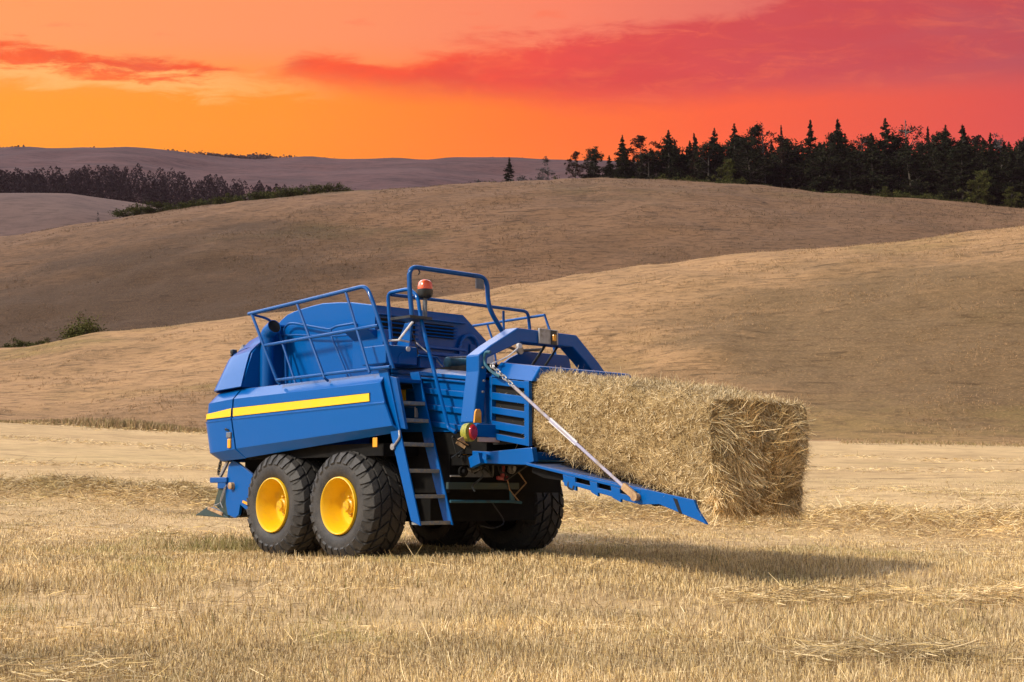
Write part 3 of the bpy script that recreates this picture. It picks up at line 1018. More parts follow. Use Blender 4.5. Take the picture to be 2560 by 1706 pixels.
m.tube(bend([(-0.93, 0.93, 2.727), (-0.93, 0.91, 2.64), (-0.93, 0.55, 2.10)], 0.05), 0.014, 7)
m.tube([(-0.93, 2.0, 2.742), (-0.93, 1.6, 2.715), (-0.93, 0.914, 2.644), (-0.93, 0.387, 2.621)], 0.012, 7)
m.tube([(-0.93, 1.6, 2.86), (-0.84, 1.6, 2.86)], 0.012, 6).tube([(-0.93, 0.5, 2.76), (-0.84, 0.5, 2.76)], 0.012, 6)
part('grab_rail', m, BLUE_WORN, house, smooth=True)

# --- walkway and twine box behind the ladder
m = MB().box(-1.40, -0.85, -0.70, 2.06, 2.0, 2.035)
part('walkway', m, BLUE_WORN, bevel=0.006)
m = MB()
m.box(-0.98, -0.86, -0.16, 0.42, 2.06, 2.64)
tb = part('twine_box', m, BLUE, bevel=0.01)
m = MB().box(-0.99, -0.975, -0.16, 0.11, 2.24, 2.43)
part('box_opening', m, BLACK, tb)
m = MB().prism([(-1.13, 2.64), (-0.86, 2.64), (-0.86, 2.46)], 1, -0.05, 0.40)
part('box_lid', m, BLUE, tb, bevel=0.006)
# rear platform box at the ladder head
m = MB().box(-1.30, -0.84, -0.62, -0.18, 2.19, 2.40)
pb = part('control_box', m, BLUE, bevel=0.012)
m = MB().lathe([(0, 0.03), (0.012, 0.03)], (-0.98, -0.632, 2.37), 'Y', 12)
part('round_mirror', m, WHITE, pb)
m = MB().prism([(-1.12, 2.20), (-1.12, 2.27), (-1.09, 2.31), (-1.05, 2.33), (-1.01, 2.30), (-1.0, 2.20)], 1, -0.632, -0.622)
part('arched_plate', m, BLUE, pb)
m = MB().prism([(-0.58, 2.40), (-0.62, 2.68), (-0.5, 2.68), (-0.36, 2.45), (-0.3, 2.40)], 0, -0.93, -0.90)
part('gusset_plate', m, BLUE, bevel=0.004)
m = MB().tube([(-1.3, -1.09, 2.61), (-1.3, -0.86, 2.435)], 0.014, 7).tube([(-1.4, -0.80, 2.42), (-1.3, -0.86, 2.43), (-1.05, -0.72, 2.44)], 0.012, 7)
part('gas_strut', m, WHITE, smooth=True)
m = MB().box(-1.38, -0.9, -0.70, -0.45, 1.92, 2.0)
part('ladder_bracket', m, DARK)
m = MB().box(-0.88, -0.872, -0.46, -0.36, 1.80, 2.0)
part('yellow_guide', m, YELLOW)

# --- guard rails
TR = 0.021
m = MB()
m.tube(bend([(-1.5, 1.86, 2.955), (-1.5, 0.7, 3.002), (-1.5, -0.52, 3.055), (-1.5, -0.66, 2.82), (-1.46, -0.84, 2.36), (-1.43, -0.92, 2.10)], 0.11), 0.024, 9)
m.tube([(-1.5, 1.49, 2.533), (-1.5, -0.735, 2.586)], 0.02, 8)
m.tube([(-1.5, 1.218, 2.095), (-1.47, -0.92, 2.118)], 0.02, 8)
m.tube([(-1.5, 1.80, 2.955), (-1.5, 1.218, 2.09), (-1.46, 1.20, 2.04)], 0.019, 8)
m.tube([(-1.5, 0.833, 2.994), (-1.5, 0.249, 2.06), (-1.45, 0.249, 2.03)], 0.016, 8)
m.tube([(-1.5, -0.13, 3.03), (-1.5, -0.593, 2.07)], 0.016, 8)
m.tube(bend([(-1.5, 1.82, 2.95), (-1.2, 1.90, 2.928), (-1.0, 2.02, 2.87), (-0.98, 1.9, 2.66), (-0.98, 1.55, 2.05)], 0.1), 0.017, 8)
part('side_railing', m, BLUE_WORN, smooth=True)
m = MB()
m.tube([(1.3, 0.832, 2.945), (1.3, -0.529, 2.966), (1.3, -0.62, 2.76)], 0.018, 8).tube([(1.3, 0.531, 2.93), (1.3, 0.424, 2.716), (1.3, 0.36, 2.4)], 0.014, 8)
m.tube([(1.3, 0.75, 2.70), (1.3, -0.2, 2.72)], 0.016, 8).tube([(1.3, 0.832, 2.945), (1.3, 0.75, 2.70), (1.3, 0.7, 2.05)], 0.014, 8).tube([(1.3, -0.62, 2.76), (1.3, -0.85, 2.05)], 0.016, 8)
part('side_railing', m, BLUE_WORN, smooth=True)
m = MB().box(0.97, 1.38, -0.8, 2.0, 2.0, 2.035)
part('walkway', m, BLUE_WORN)
# high guard hoop across the back
m = MB()
m.tube(bend([(-1.15, -0.9, 2.70), (-1.19, -0.9, 2.99), (-1.2, -0.9, 3.262), (-0.02, -0.9, 3.262), (0.0, -0.9, 2.91), (0.262, -0.9, 2.60)], 0.14, 6), 0.028, 10)
hoop = part('guard_hoop', m, BLUE_WORN, smooth=True)
m = MB().box(-0.20, -0.08, -0.912, -0.897, 3.115, 3.24)
part('number_tag', m, GREYP, hoop)
m = MB().tube(bend([(-1.07, -0.9, 3.25), (-1.065, -0.93, 3.2), (-1.09, -0.93, 3.18)], 0.02), 0.008, 6)
part('hook', m, HOSE, hoop, smooth=True)
m = MB()
m.tube(bend([(-1.0, -0.28, 3.03), (0.2, -0.28, 3.035), (1.25, -0.28, 3.03), (1.292, -0.28, 2.75)], 0.08), 0.021, 9)
m.tube([(0.825, -0.28, 3.0), (0.835, -0.28, 2.62)], 0.016, 8)
part('cross_rail', m, BLUE_WORN, smooth=True)
m = MB().tube(bend([(-1.0, -0.35, 2.42), (-1.0, -0.27, 3.045), (-1.0, -0.66, 3.055), (-1.0, -0.815, 2.949), (-1.0, -0.855, 2.75), (-1.0, -0.963, 2.446), (-1.0, -1.116, 2.057), (-1.0, -1.272, 1.656), (-1.0, -1.355, 1.44), (-1.0, -1.47, 1.40)], 0.08), 0.022, 9)
part('handrail', m, BLUE, smooth=True)
m = MB().box(-1.22, -0.90, -0.95, -0.60, 2.68, 2.71)
part('hoop_bracket', m, HOSE)
m = MB().tube(bend([(-0.91, -0.55, 2.66), (-0.87, -0.6, 2.5), (-0.82, -0.62, 2.3), (-0.72, -0.6, 2.24)], 0.1), 0.009, 6)
part('cable', m, HOSE, smooth=True)

# --- beacon
bz = empty('beacon', (-0.924, -0.85, 2.70), 0, baler)
m = MB().lathe([(0, 0.026), (0.24, 0.026)], (0, 0, 0), 'Z', 10)
part('pole', m, GREYP, bz, smooth=True)
m = MB().lathe([(0.23, 0.05), (0.245, 0.075), (0.27, 0.088), (0.33, 0.09), (0.335, 0.085)], (0, 0, 0), 'Z', 20)
part('beacon_base', m, HOSE, bz, smooth=True)
m = MB().lathe([(0.335, 0.086), (0.37, 0.085), (0.41, 0.076), (0.435, 0.055), (0.445, 0.02)], (0, 0, 0), 'Z', 20)
part('beacon_lens', m, ORANGE, bz, smooth=True)

# --- ladder
def lad(z):                                    # y of the ladder at height z
    return -1.376 + (z - 0.435) * 0.335


for xa, xb in ((-1.435, -1.415), (-0.985, -0.965)):
    m = MB()
    zb, zt = 0.40, 2.10
    d = 0.155
    m.prism([(lad(zb) - 0.02, zb), (lad(zb) + d - 0.02, zb + 0.05), (lad(1.3) + d * 1.05, 1.3), (lad(zt) + d, zt), (lad(zt), zt), (lad(1.3) - 0.005, 1.3)], 0, xa, xb)
    part('ladder_stile', m, BLUE, bevel=0.004)
for z in (0.43, 0.712, 0.987, 1.275, 1.542, 1.735, 1.985):
    y = lad(z)
    m = MB().box(-1.413, -0.987, y + 0.005, y + 0.14, z - 0.022, z + 0.008)
    m.box(-1.413, -0.987, y, y + 0.006, z - 0.022, z + 0.018)
    part('ladder_step', m, TREAD if z < 1.9 else BLUE_WORN, bevel=0.003)
m = MB().tube(bend([(-1.44, -1.05, 1.42), (-1.45, -1.07, 1.34), (-1.45, -0.98, 1.26), (-1.45, -0.94, 1.24)], 0.03), 0.013, 7)
m.lathe([(0, 0.035), (0.02, 0.035)], (-1.46, -0.95, 1.245), 'X', 12)
part('ladder_latch', m, STEEL, smooth=True)
m = MB().prism([(-0.95, 2.0), (-0.76, 2.04), (-0.98, 1.45), (-1.12, 1.43)], 0, -1.412, -1.37)
part('ladder_cheek', m, BLUE_WORN, bevel=0.006)

# --- bale chamber
m = MB()


def cz(y):
    return 2.123 - 0.12 * (-0.65 - y)


for sg in (-1, 1):
    m.quad_box([(sg * 0.80 - .02, -1.9, 1.40), (sg * 0.80 + .02, -1.9, 1.40), (sg * 0.80 + .02, 0.3, 1.46), (sg * 0.80 - .02, 0.3, 1.46),
                (sg * 0.80 - .02, -1.9, cz(-1.9) - .03), (sg * 0.80 + .02, -1.9, cz(-1.9) - .03), (sg * 0.80 + .02, 0.3, cz(0.2) - .03), (sg * 0.80 - .02, 0.3, cz(0.2) - .03)])
ch = part('bale_chamber', m, BLUE)
for sg in (-1, 1):
    for a, b in ((0.0, 0.045), (0.06, 0.085), (0.18, 0.245), (0.36, 0.425), (0.55, 0.61)):
        m = MB()
        x0, x1 = sg * 0.79, sg * 0.86
        P = []
        for zz in (b, a):
            for y in (-1.7, 0.16):
                P.append((y, cz(y) - zz))
        x0, x1 = min(x0, x1), max(x0, x1)
        m.quad_box([(x0, -1.7, P[0][1]), (x1, -1.7, P[0][1]), (x1, .16, P[1][1]), (x0, .16, P[1][1]), (x0, -1.7, P[2][1]), (x1, -1.7, P[2][1]), (x1, .16, P[3][1]), (x0, .16, P[3][1])])
        part('chamber_rib', m, BLUE, ch, bevel=0.008)
m = MB().quad_box([(-0.84, -1.66, 2.0), (0.84, -1.66, 2.0), (0.84, 0.14, 2.21), (-0.84, 0.14, 2.21), (-0.7, -1.66, 2.05), (0.7, -1.66, 2.05), (0.7, 0.14, 2.26), (-0.7, 0.14, 2.26)])
part('chamber_roof', m, BLUE_WORN, ch)
m = MB().box(-0.80, -0.55, -0.62, -0.08, 2.17, 2.30)
part('tool_tray', m, BLUE_WORN, bevel=0.006)
m = MB().tube([(-0.84, -0.64, 2.305), (-0.56, -0.64, 2.30), (-0.5, -0.66, 2.23)], 0.012, 7)
part('tray_rim', m, BLUE, smooth=True)
m = MB().lathe([(0, 0.05), (0.02, 0.068), (0.5, 0.068), (0.52, 0.05), (0.6, 0.03)], (-0.44, -0.66, 2.25), 'X', 16)
part('hydraulic_cylinder', m, TEAL, smooth=True)
m = MB().tube([(-0.45, -0.74, 2.30), (-0.2, -0.73, 2.325), (0.1, -0.74, 2.32)], 0.01, 6).tube(bend([(-0.6, -0.3, 2.5), (-0.52, -0.5, 2.33), (-0.46, -0.62, 2.2)], 0.1), 0.008, 6)
part('hydraulic_pipe', m, STEEL, smooth=True)
m = MB().prism([(-0.25, 2.1), (0.04, 2.295), (0.245, 2.385), (1.0, 2.385), (1.08, 2.1)], 1, -1.24, -1.2)
part('tension_plate', m, BLUE_WORN, bevel=0.006)
m = MB().box(-0.7, 0.7, -1.6, -0.75, 2.05, 2.16)
part('tension_beam', m, DARK)

# --- tail of the chamber with long slots
tail = None


def tz(y):
    return 1.972 - 0.136 * (-1.909 - y)


def bz_(y):
    return 1.31 - 0.16 * (-1.95 - y)


for sg in (-1, 1):
    m = MB()
    xa, xb = (sg * 0.86, sg * 0.82) if sg < 0 else (0.82, 0.86)
    fr = [0.0, 0.11, 0.235, 0.355, 0.47, 0.58, 0.70, 0.83, 0.90, 1.0]
    ya, yb = -1.87, -2.45
    for k in range(0, 10, 2):
        f0, f1 = fr[k], fr[k + 1]
        z = lambda y, f: interp(tz(y), bz_(y), f)
        m.quad_box([(xa, yb, z(yb, f1)), (xb, yb, z(yb, f1)), (xb, ya, z(ya, f1)), (xa, ya, z(ya, f1)), (xa, yb, z(yb, f0)), (xb, yb, z(yb, f0)), (xb, ya, z(ya, f0)), (xa, ya, z(ya, f0))])
    for y0, y1, p in ((-1.90, -1.86, 0.004), (-2.47, -2.40, 0.006)):
        m.quad_box([(xa - p, y0, bz_(y0)), (xb + p, y0, bz_(y0)), (xb + p, y1, bz_(y1)), (xa - p, y1, bz_(y1)), (xa - p, y0, tz(y0) + .01), (xb + p, y0, tz(y0) + .01), (xb + p, y1, tz(y1) + .01), (xa - p, y1, tz(y1) + .01)])
    o = part('slotted_side', m, BLUE, bevel=0.005)
    m = MB().box(sg * 0.80 - 0.005, sg * 0.80 + 0.005, -2.44, -1.86, 1.26, 1.93)
    part('slot_lining', m, BLACK, o)
m = MB().quad_box([(-0.865, -2.52, 1.90), (0.865, -2.52, 1.90), (0.865, -1.86, 1.985), (-0.865, -1.86, 1.985), (-0.70, -2.48, 2.07), (0.70, -2.48, 2.07), (0.70, -1.86, 2.155), (-0.70, -1.86, 2.155)])
part('tail_roof', m, BLUE, bevel=0.012)
m = MB().prism([(-1.60, 1.10), (-1.80, 1.06), (-2.42, 1.035), (-2.55, 1.07), (-2.52, 1.215), (-1.86, 1.185), (-1.60, 1.20)], 0, -0.875, -0.80)
m.prism([(-1.60, 1.10), (-1.80, 1.06), (-2.42, 1.035), (-2.55, 1.07), (-2.52, 1.215), (-1.86, 1.185), (-1.60, 1.20)], 0, 0.80, 0.875)
m.box(-0.80, 0.80, -2.5, -1.7, 1.09, 1.17)
part('tail_sill', m, BLUE, bevel=0.008)
m = MB().bar((-0.9, -1.62, 1.07), (-0.9, -1.78, 1.12), 0.07, 0.12)
m.lathe([(0, 0.03), (0.05, 0.03)], (-0.93, -1.86, 1.13), 'X', 10)
part('pivot_lug', m, BLUE, bevel=0.006)

# --- arch over the chamber
OUT = [(-1.09, 1.49), (-1.007, 2.04), (-1.007, 2.215), (-0.824, 2.335), (-0.429, 2.553), (0.503, 2.543), (0.868, 2.252), (1.09, 2.05), (1.14, 1.49)]
INN = [(-0.935, 1.49), (-0.89, 2.045), (-0.876, 2.19), (-0.62, 2.30), (-0.38, 2.40), (0.438, 2.402), (0.651, 2.246), (0.93, 2.0), (0.98, 1.49)]
m = MB()
for i in range(len(OUT) - 1):
    a, b, c, d = OUT[i], OUT[i + 1], INN[i + 1], INN[i]
    y0, y1 = -1.85, -1.64
    q = len(m.v)
    for y in (y0, y1):
        for p in (a, b, c, d):
            m.v.append((p[0], y, p[1]))
    m.f += [(q, q + 1, q + 2, q + 3), (q + 4, q + 7, q + 6, q + 5), (q, q + 4, q + 5, q + 1), (q + 2, q + 6, q + 7, q + 3)]
    if i == 0:
        m.f.append((q, q + 3, q + 7, q + 4))
    if i == len(OUT) - 2:
        m.f.append((q + 1, q + 5, q + 6, q + 2))
me_weld = m
arch = part('rear_arch', m, BLUE)
wd = arch.modifiers.new('weld', 'WELD')
wd.merge_threshold = 0.0005
bv = arch.modifiers.new('edge', 'BEVEL')
bv.width, bv.segments, bv.limit_method, bv.angle_limit = 0.014, 2, 'ANGLE', math.radians(50)
m = MB().box(-0.12, 0.18, -1.875, -1.848, 2.40, 2.57)
br = part('lamp_bracket', m, STEEL, arch, bevel=0.008)
m = MB().box(0.075, 0.13, -1.90, -1.874, 2.44, 2.515)
part('side_lamp', m, AMBER, br, bevel=0.012)
m = MB().box(0.06, 0.145, -1.885, -1.876, 2.40, 2.56)
part('lamp_backing', m, HOSE, br)
m = MB().prism([(-1.088, 1.485), (-0.982, 1.485), (-0.985, 1.60), (-1.005, 1.632), (-1.055, 1.632), (-1.075, 1.60)], 1, -1.872, -1.852)
part('yellow_reflector', m, AMBER, arch, bevel=0.006)
for p in ((-1.0085, -1.74, 1.78), (-1.06, -1.74, 1.56), (-1.07, -1.74, 1.53)):
    part('bolt_head', MB().lathe([(-0.012, 0.016), (0.01, 0.016)], p, 'X', 10), STEEL, arch, smooth=True)
for p in ((-0.955, 2.08), (-0.955, 1.82), (-0.94, 1.94)):
    part('bolt_head', MB().lathe([(-0.015, 0.013), (0.01, 0.013)], (p[0], -1.855, p[1]), 'Y', 10), STEEL, arch, smooth=True)
m = MB().tube(bend([(-0.6, -1.7, 2.29), (-0.3, -1.55, 2.38), (0.0, -1.4, 2.36), (0.5, -1.3, 2.42)], 0.1), 0.018, 7)
m.tube([(0.10, -1.75, 2.41), (0.12, -1.5, 2.18)], 0.016, 7).tube([(0.30, -1.75, 2.41), (0.32, -1.5, 2.18)], 0.014, 7)
part('cross_link', m, HOSE, arch, smooth=True)
m = MB().lathe([(0, 0.045), (0.03, 0.045)], (-0.22, -1.68, 2.33), 'Y', 12)
part('pulley', m, STEEL, arch, smooth=True)

# --- bale chute
m = MB()
for sg in (-1, 1):
    xa, xb = (-0.89, -0.855) if sg < 0 else (0.83, 0.865)
    top_ = [(-2.45, 1.06), (-3.158, 0.931), (-3.828, 0.807), (-4.121, 0.774), (-4.663, 0.68)]
    # top bar, bottom bar, uprights between the slots
    m.prism([(-2.45, 1.06), (-3.83, 0.807), (-4.02, 0.785), (-4.02, 0.752), (-3.83, 0.778), (-2.45, 1.033)], 0, xa, xb)
    m.prism([(-2.97, 0.86), (-3.034, 0.838), (-4.017, 0.634), (-4.02, 0.694), (-2.99, 0.884)], 0, xa + 0.003, xb - 0.003)
    for y0, y1 in ((-2.98, -3.15), (-3.35, -3.45), (-3.63, -3.75)):
        zt0, zt1 = 1.02 + (y0 + 2.45) * 0.184, 1.02 + (y1 + 2.45) * 0.184
        m.prism([(y0, zt0 + .01), (y1, zt1 + .01), (y1 - 0.015, zt1 - 0.125), (y0 - .02, zt0 - 0.10)], 0, xa + 0.002, xb - 0.002)
    m.prism([(-3.97, 0.79), (-4.121, 0.776), (-4.237, 0.70), (-4.237, 0.641), (-4.017, 0.638), (-3.97, 0.66)], 0, xa + 0.004, xb - 0.004)
    m.prism([(-4.10, 0.778), (-4.663, 0.684), (-4.70, 0.60), (-4.812, 0.46), (-4.70, 0.50), (-4.237, 0.645)] if sg < 0 else [(-4.10, 0.778), (-4.40, 0.728), (-4.42, 0.66), (-4.237, 0.645)], 0, xa, xb)
m.quad_box([(-0.86, -4.16, 0.745), (0.83, -4.16, 0.745), (0.83, -2.45, 1.04), (-0.86, -2.45, 1.04), (-0.86, -4.16, 0.765), (0.83, -4.16, 0.765), (0.83, -2.45, 1.06), (-0.86, -2.45, 1.06)])
chute = part('bale_chute', m, BLUE, bevel=0.004)
m = MB().prism([(-2.45, 1.03), (-4.05, 0.735), (-4.05, 0.66), (-3.0, 0.86), (-2.62, 0.90), (-2.45, 0.96)], 0, -0.80, 0.78)  # dark filler standing in for the shade inside the chute slots
part('chute_shade_block', m, DARK, chute)
for y in (-3.05, -3.4, -3.75, -4.16):
    z = 1.04 + (y + 2.45) * 0.18 - 0.06
    m = MB().lathe([(0, 0.05), (1.69, 0.05)], (-0.855, y, z - 0.0), 'X', 14)
    part('roller', m, DARK, chute, smooth=True)
m = MB().tube(bend([(-0.88, -3.06, 0.86), (-0.885, -3.05, 0.80), (-0.885, -3.12, 0.775), (-0.885, -3.14, 0.82)], 0.03), 0.012, 6)
part('hook', m, HOSE, chute, smooth=True)
m = MB().prism([(-4.42, 0.70), (-4.47, 0.69), (-4.53, 0.55), (-4.49, 0.56)], 0, -0.893, -0.888)
part('chute_slot', m, BLACK, chute)
# support rod and its chain
m = MB().tube([(-0.93, -2.30, 1.86), (-0.93, -3.85, 0.80)], [0.017, 0.017], 8)
rod = part('support_rod', m, STRAP, smooth=True)
m = MB().bar((-0.935, -2.85, 1.485), (-0.935, -3.22, 1.235), 0.012, 0.05)
part('rod_plate', m, WHITE, rod)
m = MB().bar((-0.93, -3.83, 0.815), (-0.93, -4.0, 0.705), 0.035, 0.07)
m.lathe([(-0.03, 0.035), (0.04, 0.035)], (-0.93, -3.99, 0.71), 'X', 12)
part('rod_end', m, RUST, rod, bevel=0.006)
m = MB()
p0, p1 = Vector((-0.93, -1.98, 2.09)), Vector((-0.93, -2.31, 1.855))
for k in range(8):
    c = p0.lerp(p1, k / 7)
    d = (p1 - p0).normalized()
    e = Vector((1, 0, 0)) if k % 2 else d.cross(Vector((1, 0, 0)))
    m.tube([c + d * (0.036 * math.cos(a)) + e * (0.02 * math.sin(a)) for a in np.linspace(0, 2 * PI, 11)], 0.0085, 6)
part('chain', m, STEEL, smooth=True)
m = MB().tube(bend([(-0.93, -1.95, 2.24), (-0.93, -1.88, 2.25), (-0.93, -1.84, 2.19), (-0.93, -1.86, 2.12), (-0.93, -1.98, 2.02), (-0.93, -2.1, 1.97)], 0.06), 0.017, 8)
part('hydraulic_hose', m, TEAL, smooth=True)
m = MB().tube(bend([(-0.93, -2.0, 2.07), (-0.9, -1.94, 2.12), (-0.62, -1.9, 2.22), (-0.45, -1.88, 2.33)], 0.05), 0.009, 6)
m.lathe([(-0.02, 0.03), (0.02, 0.03)], (-0.44, -1.88, 2.35), 'Y', 10)
part('lanyard', m, WHITE, smooth=True)

# --- tail lamp board
lamp = empty('tail_lamp', (-1.2, -1.95, 1.38), 0, baler)
m = MB().lathe([(0, 0.10), (0.0, 0.10), (0.09, 0.094), (0.10, 0.08)], (0, 0, 0), 'Y', 20)
mm = [(x * 0.82, y, z) for x, y, z in m.v]
m.v = mm
part('lamp_case', m, OLIVE, lamp, smooth=True)
m = MB().lathe([(-0.022, 0.06), (-0.012, 0.075), (0.0, 0.078)], (0.02, 0, 0), 'Y', 20)
m.v = [(x * 0.78 + 0.005, y, z * 1.08) for x, y, z in m.v]
part('lamp_lens', m, RED, lamp, smooth=True)
m = MB().box(-1.13, -0.69, -1.955, -1.925, 1.335, 1.468)
lb = part('lamp_board', m, BLUE, bevel=0.006)
m = MB().box(-1.10, -0.71, -1.96, -1.93, 1.283, 1.33)
part('reflector_plate', m, PINK, lb, bevel=0.003)
m = MB().lathe([(-0.01, 0.014), (0, 0.014)], (-0.75, -1.955, 1.44), 'Y', 10)
part('bolt_head', m, RUST, lb)
m = MB().prism([(-1.40, 1.30), (-1.33, 1.33), (-1.30, 1.27), (-1.25, 1.24)], 1, -1.97, -1.95)
part('plug', m, RUST, lb)

# --- chassis and running gear
m = MB()
m.box(-0.80, 0.95, -1.15, 2.4, 0.75, 1.18)
m.box(-1.30, 1.3, -0.6, 2.2, 1.16, 1.30)
m.box(-0.80, 0.85, -1.75, 0.3, 1.17, 1.46)
m.box(-0.74, 0.9, -0.75, 2.3, 0.42, 0.76)
m.box(-0.78, 0.8, -1.85, -1.15, 1.05, 1.16)
chs = part('chassis', m, DARK)
m = MB().lathe([(0, 0.075), (2.1, 0.075)], (-1.0, 0.0, 0.602), 'X', 14).lathe([(0, 0.075), (2.1, 0.075)], (-1.0, 1.327, 0.602), 'X', 14)
m.bar((-0.95, -0.05, 0.64), (-0.95, 1.38, 0.64), 0.12, 0.18).bar((1.1, -0.05, 0.64), (1.1, 1.38, 0.64), 0.12, 0.18)
part('axle', m, DARK, chs)
m = MB().box(-0.97, 0.10, -1.32, -1.28, 0.787, 0.862)
part('rear_crossbar', m, DIRTY_GREEN, bevel=0.005)
m = MB().tube([(-0.95, -1.33, 0.655), (-0.05, -1.33, 0.65), (0.12, -1.33, 0.637)], 0.017, 8)
m.prism([(-0.06, 0.77), (0.0, 0.70), (0.02, 0.655), (-0.05, 0.655)], 1, -1.34, -1.32)
part('stay_bar', m, TEAL, smooth=True)
m = MB().tube([(-0.16, -1.33, 1.10), (-0.06, -1.33, 0.78), (0.10, -1.33, 0.64)], 0.008, 6).tube([(0.08, -1.33, 0.98), (0.2, -1.33, 0.86), (0.02, -1.33, 0.72)], 0.01, 6)
part('loose_twine', m, RUST, smooth=True)
m = MB().tube([(-0.18, -1.36, 1.22), (-0.19, -1.36, 1.08), (-0.20, -1.36, 0.95), (-0.2, -1.36, 0.93)], [0.008, 0.014, 0.026, 0.028], 10)
m.tube([(-0.28, -1.36, 0.915), (-0.13, -1.36, 0.91)], [0.022, 0.03], 8)
part('drain_funnel', m, REDROD, smooth=True)
m = MB().tube([(-0.72, -1.3, 1.18), (-0.45, -1.3, 1.185)], 0.034, 10)
part('oil_filter', m, AMBER, smooth=True)
m = MB().tube([(-0.83, -1.34, 1.145), (-0.45, -1.34, 1.15)], 0.012, 8).tube(bend([(-0.75, -1.34, 1.02), (-0.62, -1.34, 0.98), (-0.5, -1.34, 1.03)], 0.05), 0.014, 8).tube([(-0.95, -1.33, 0.93), (-0.5, -1.33, 0.93), (-0.44, -1.33, 1.03)], 0.01, 8)
part('hydraulic_line', m, STEEL, smooth=True)
m = MB().tube([(-0.35, -1.4, 1.27), (-0.37, -1.4, 1.17)], 0.015, 8)
part('hydraulic_line', m, STEEL, smooth=True)
m = MB().tube(bend([(-0.2, -1.5, 1.26), (-0.13, -1.5, 1.22), (-0.05, -1.5, 1.23)], 0.03), 0.012, 8)
part('hydraulic_line', m, STEEL, smooth=True)
m = MB().box(-1.425, -1.415, -0.64, -0.56, 1.25, 1.355)
part('side_reflector', m, AMBER, bevel=0.02)
m = MB().tube(bend([(-0.05, -1.0, 0.66), (0.15, -1.05, 0.4), (-0.1, -1.1, 0.34), (-0.3, -1.1, 0.38)], 0.1), 0.008, 6)
part('loose_hose', m, HOSE, smooth=True)


# knotter drives, hoses and brackets in the dark space behind the ladder
rk = random.Random(9)
for k in range(9):
    x_, z_ = rk.uniform(-0.9, 0.2), rk.uniform(0.95, 1.42)
    p_ = [(x_ + rk.uniform(-.12, .12) * j, -1.30 - rk.uniform(0, .12), z_ + rk.uniform(-.12, .10) * j) for j in range(4)]
    part('hydraulic_hose', MB().tube(bend(p_, 0.06), rk.uniform(0.008, 0.014), 6), HOSE, smooth=True)
for (x_, z_, r_, mt) in ((-0.62, 1.36, 0.085, DIRTY_GREEN), (-0.30, 1.36, 0.07, DARK), (-0.05, 1.02, 0.06, STEEL), (-0.78, 0.98, 0.06, DARK)):
    m = MB().lathe([(0, r_), (-0.03, r_), (-0.03, r_ * 0.5), (-0.07, r_ * 0.45)], (x_, -1.33 if z_ < 1.1 else -1.76, z_), 'Y', 18)
    part('drive_sprocket', m, mt, smooth=True)
m = MB().bar((-0.75, -1.35, 1.44), (-0.62, -1.37, 1.20), 0.03, 0.05)
part('knotter_arm', m, STEEL, bevel=0.004)
m = MB().prism([(-0.72, 0.92), (-0.36, 0.92), (-0.40, 1.06), (-0.47, 1.0), (-0.55, 0.985), (-0.66, 1.06)], 1, -1.34, -1.325)
part('knotter_plate', m, GREYP)
m = MB().bar((-0.88, -1.35, 1.30), (-0.80, -1.4, 1.24), 0.03, 0.035)
part('plug_socket', m, RUST)
m = MB().box(-0.86, -0.70, -0.62, -0.60, 1.60, 1.72)
part('warning_sticker', m, WHITE)


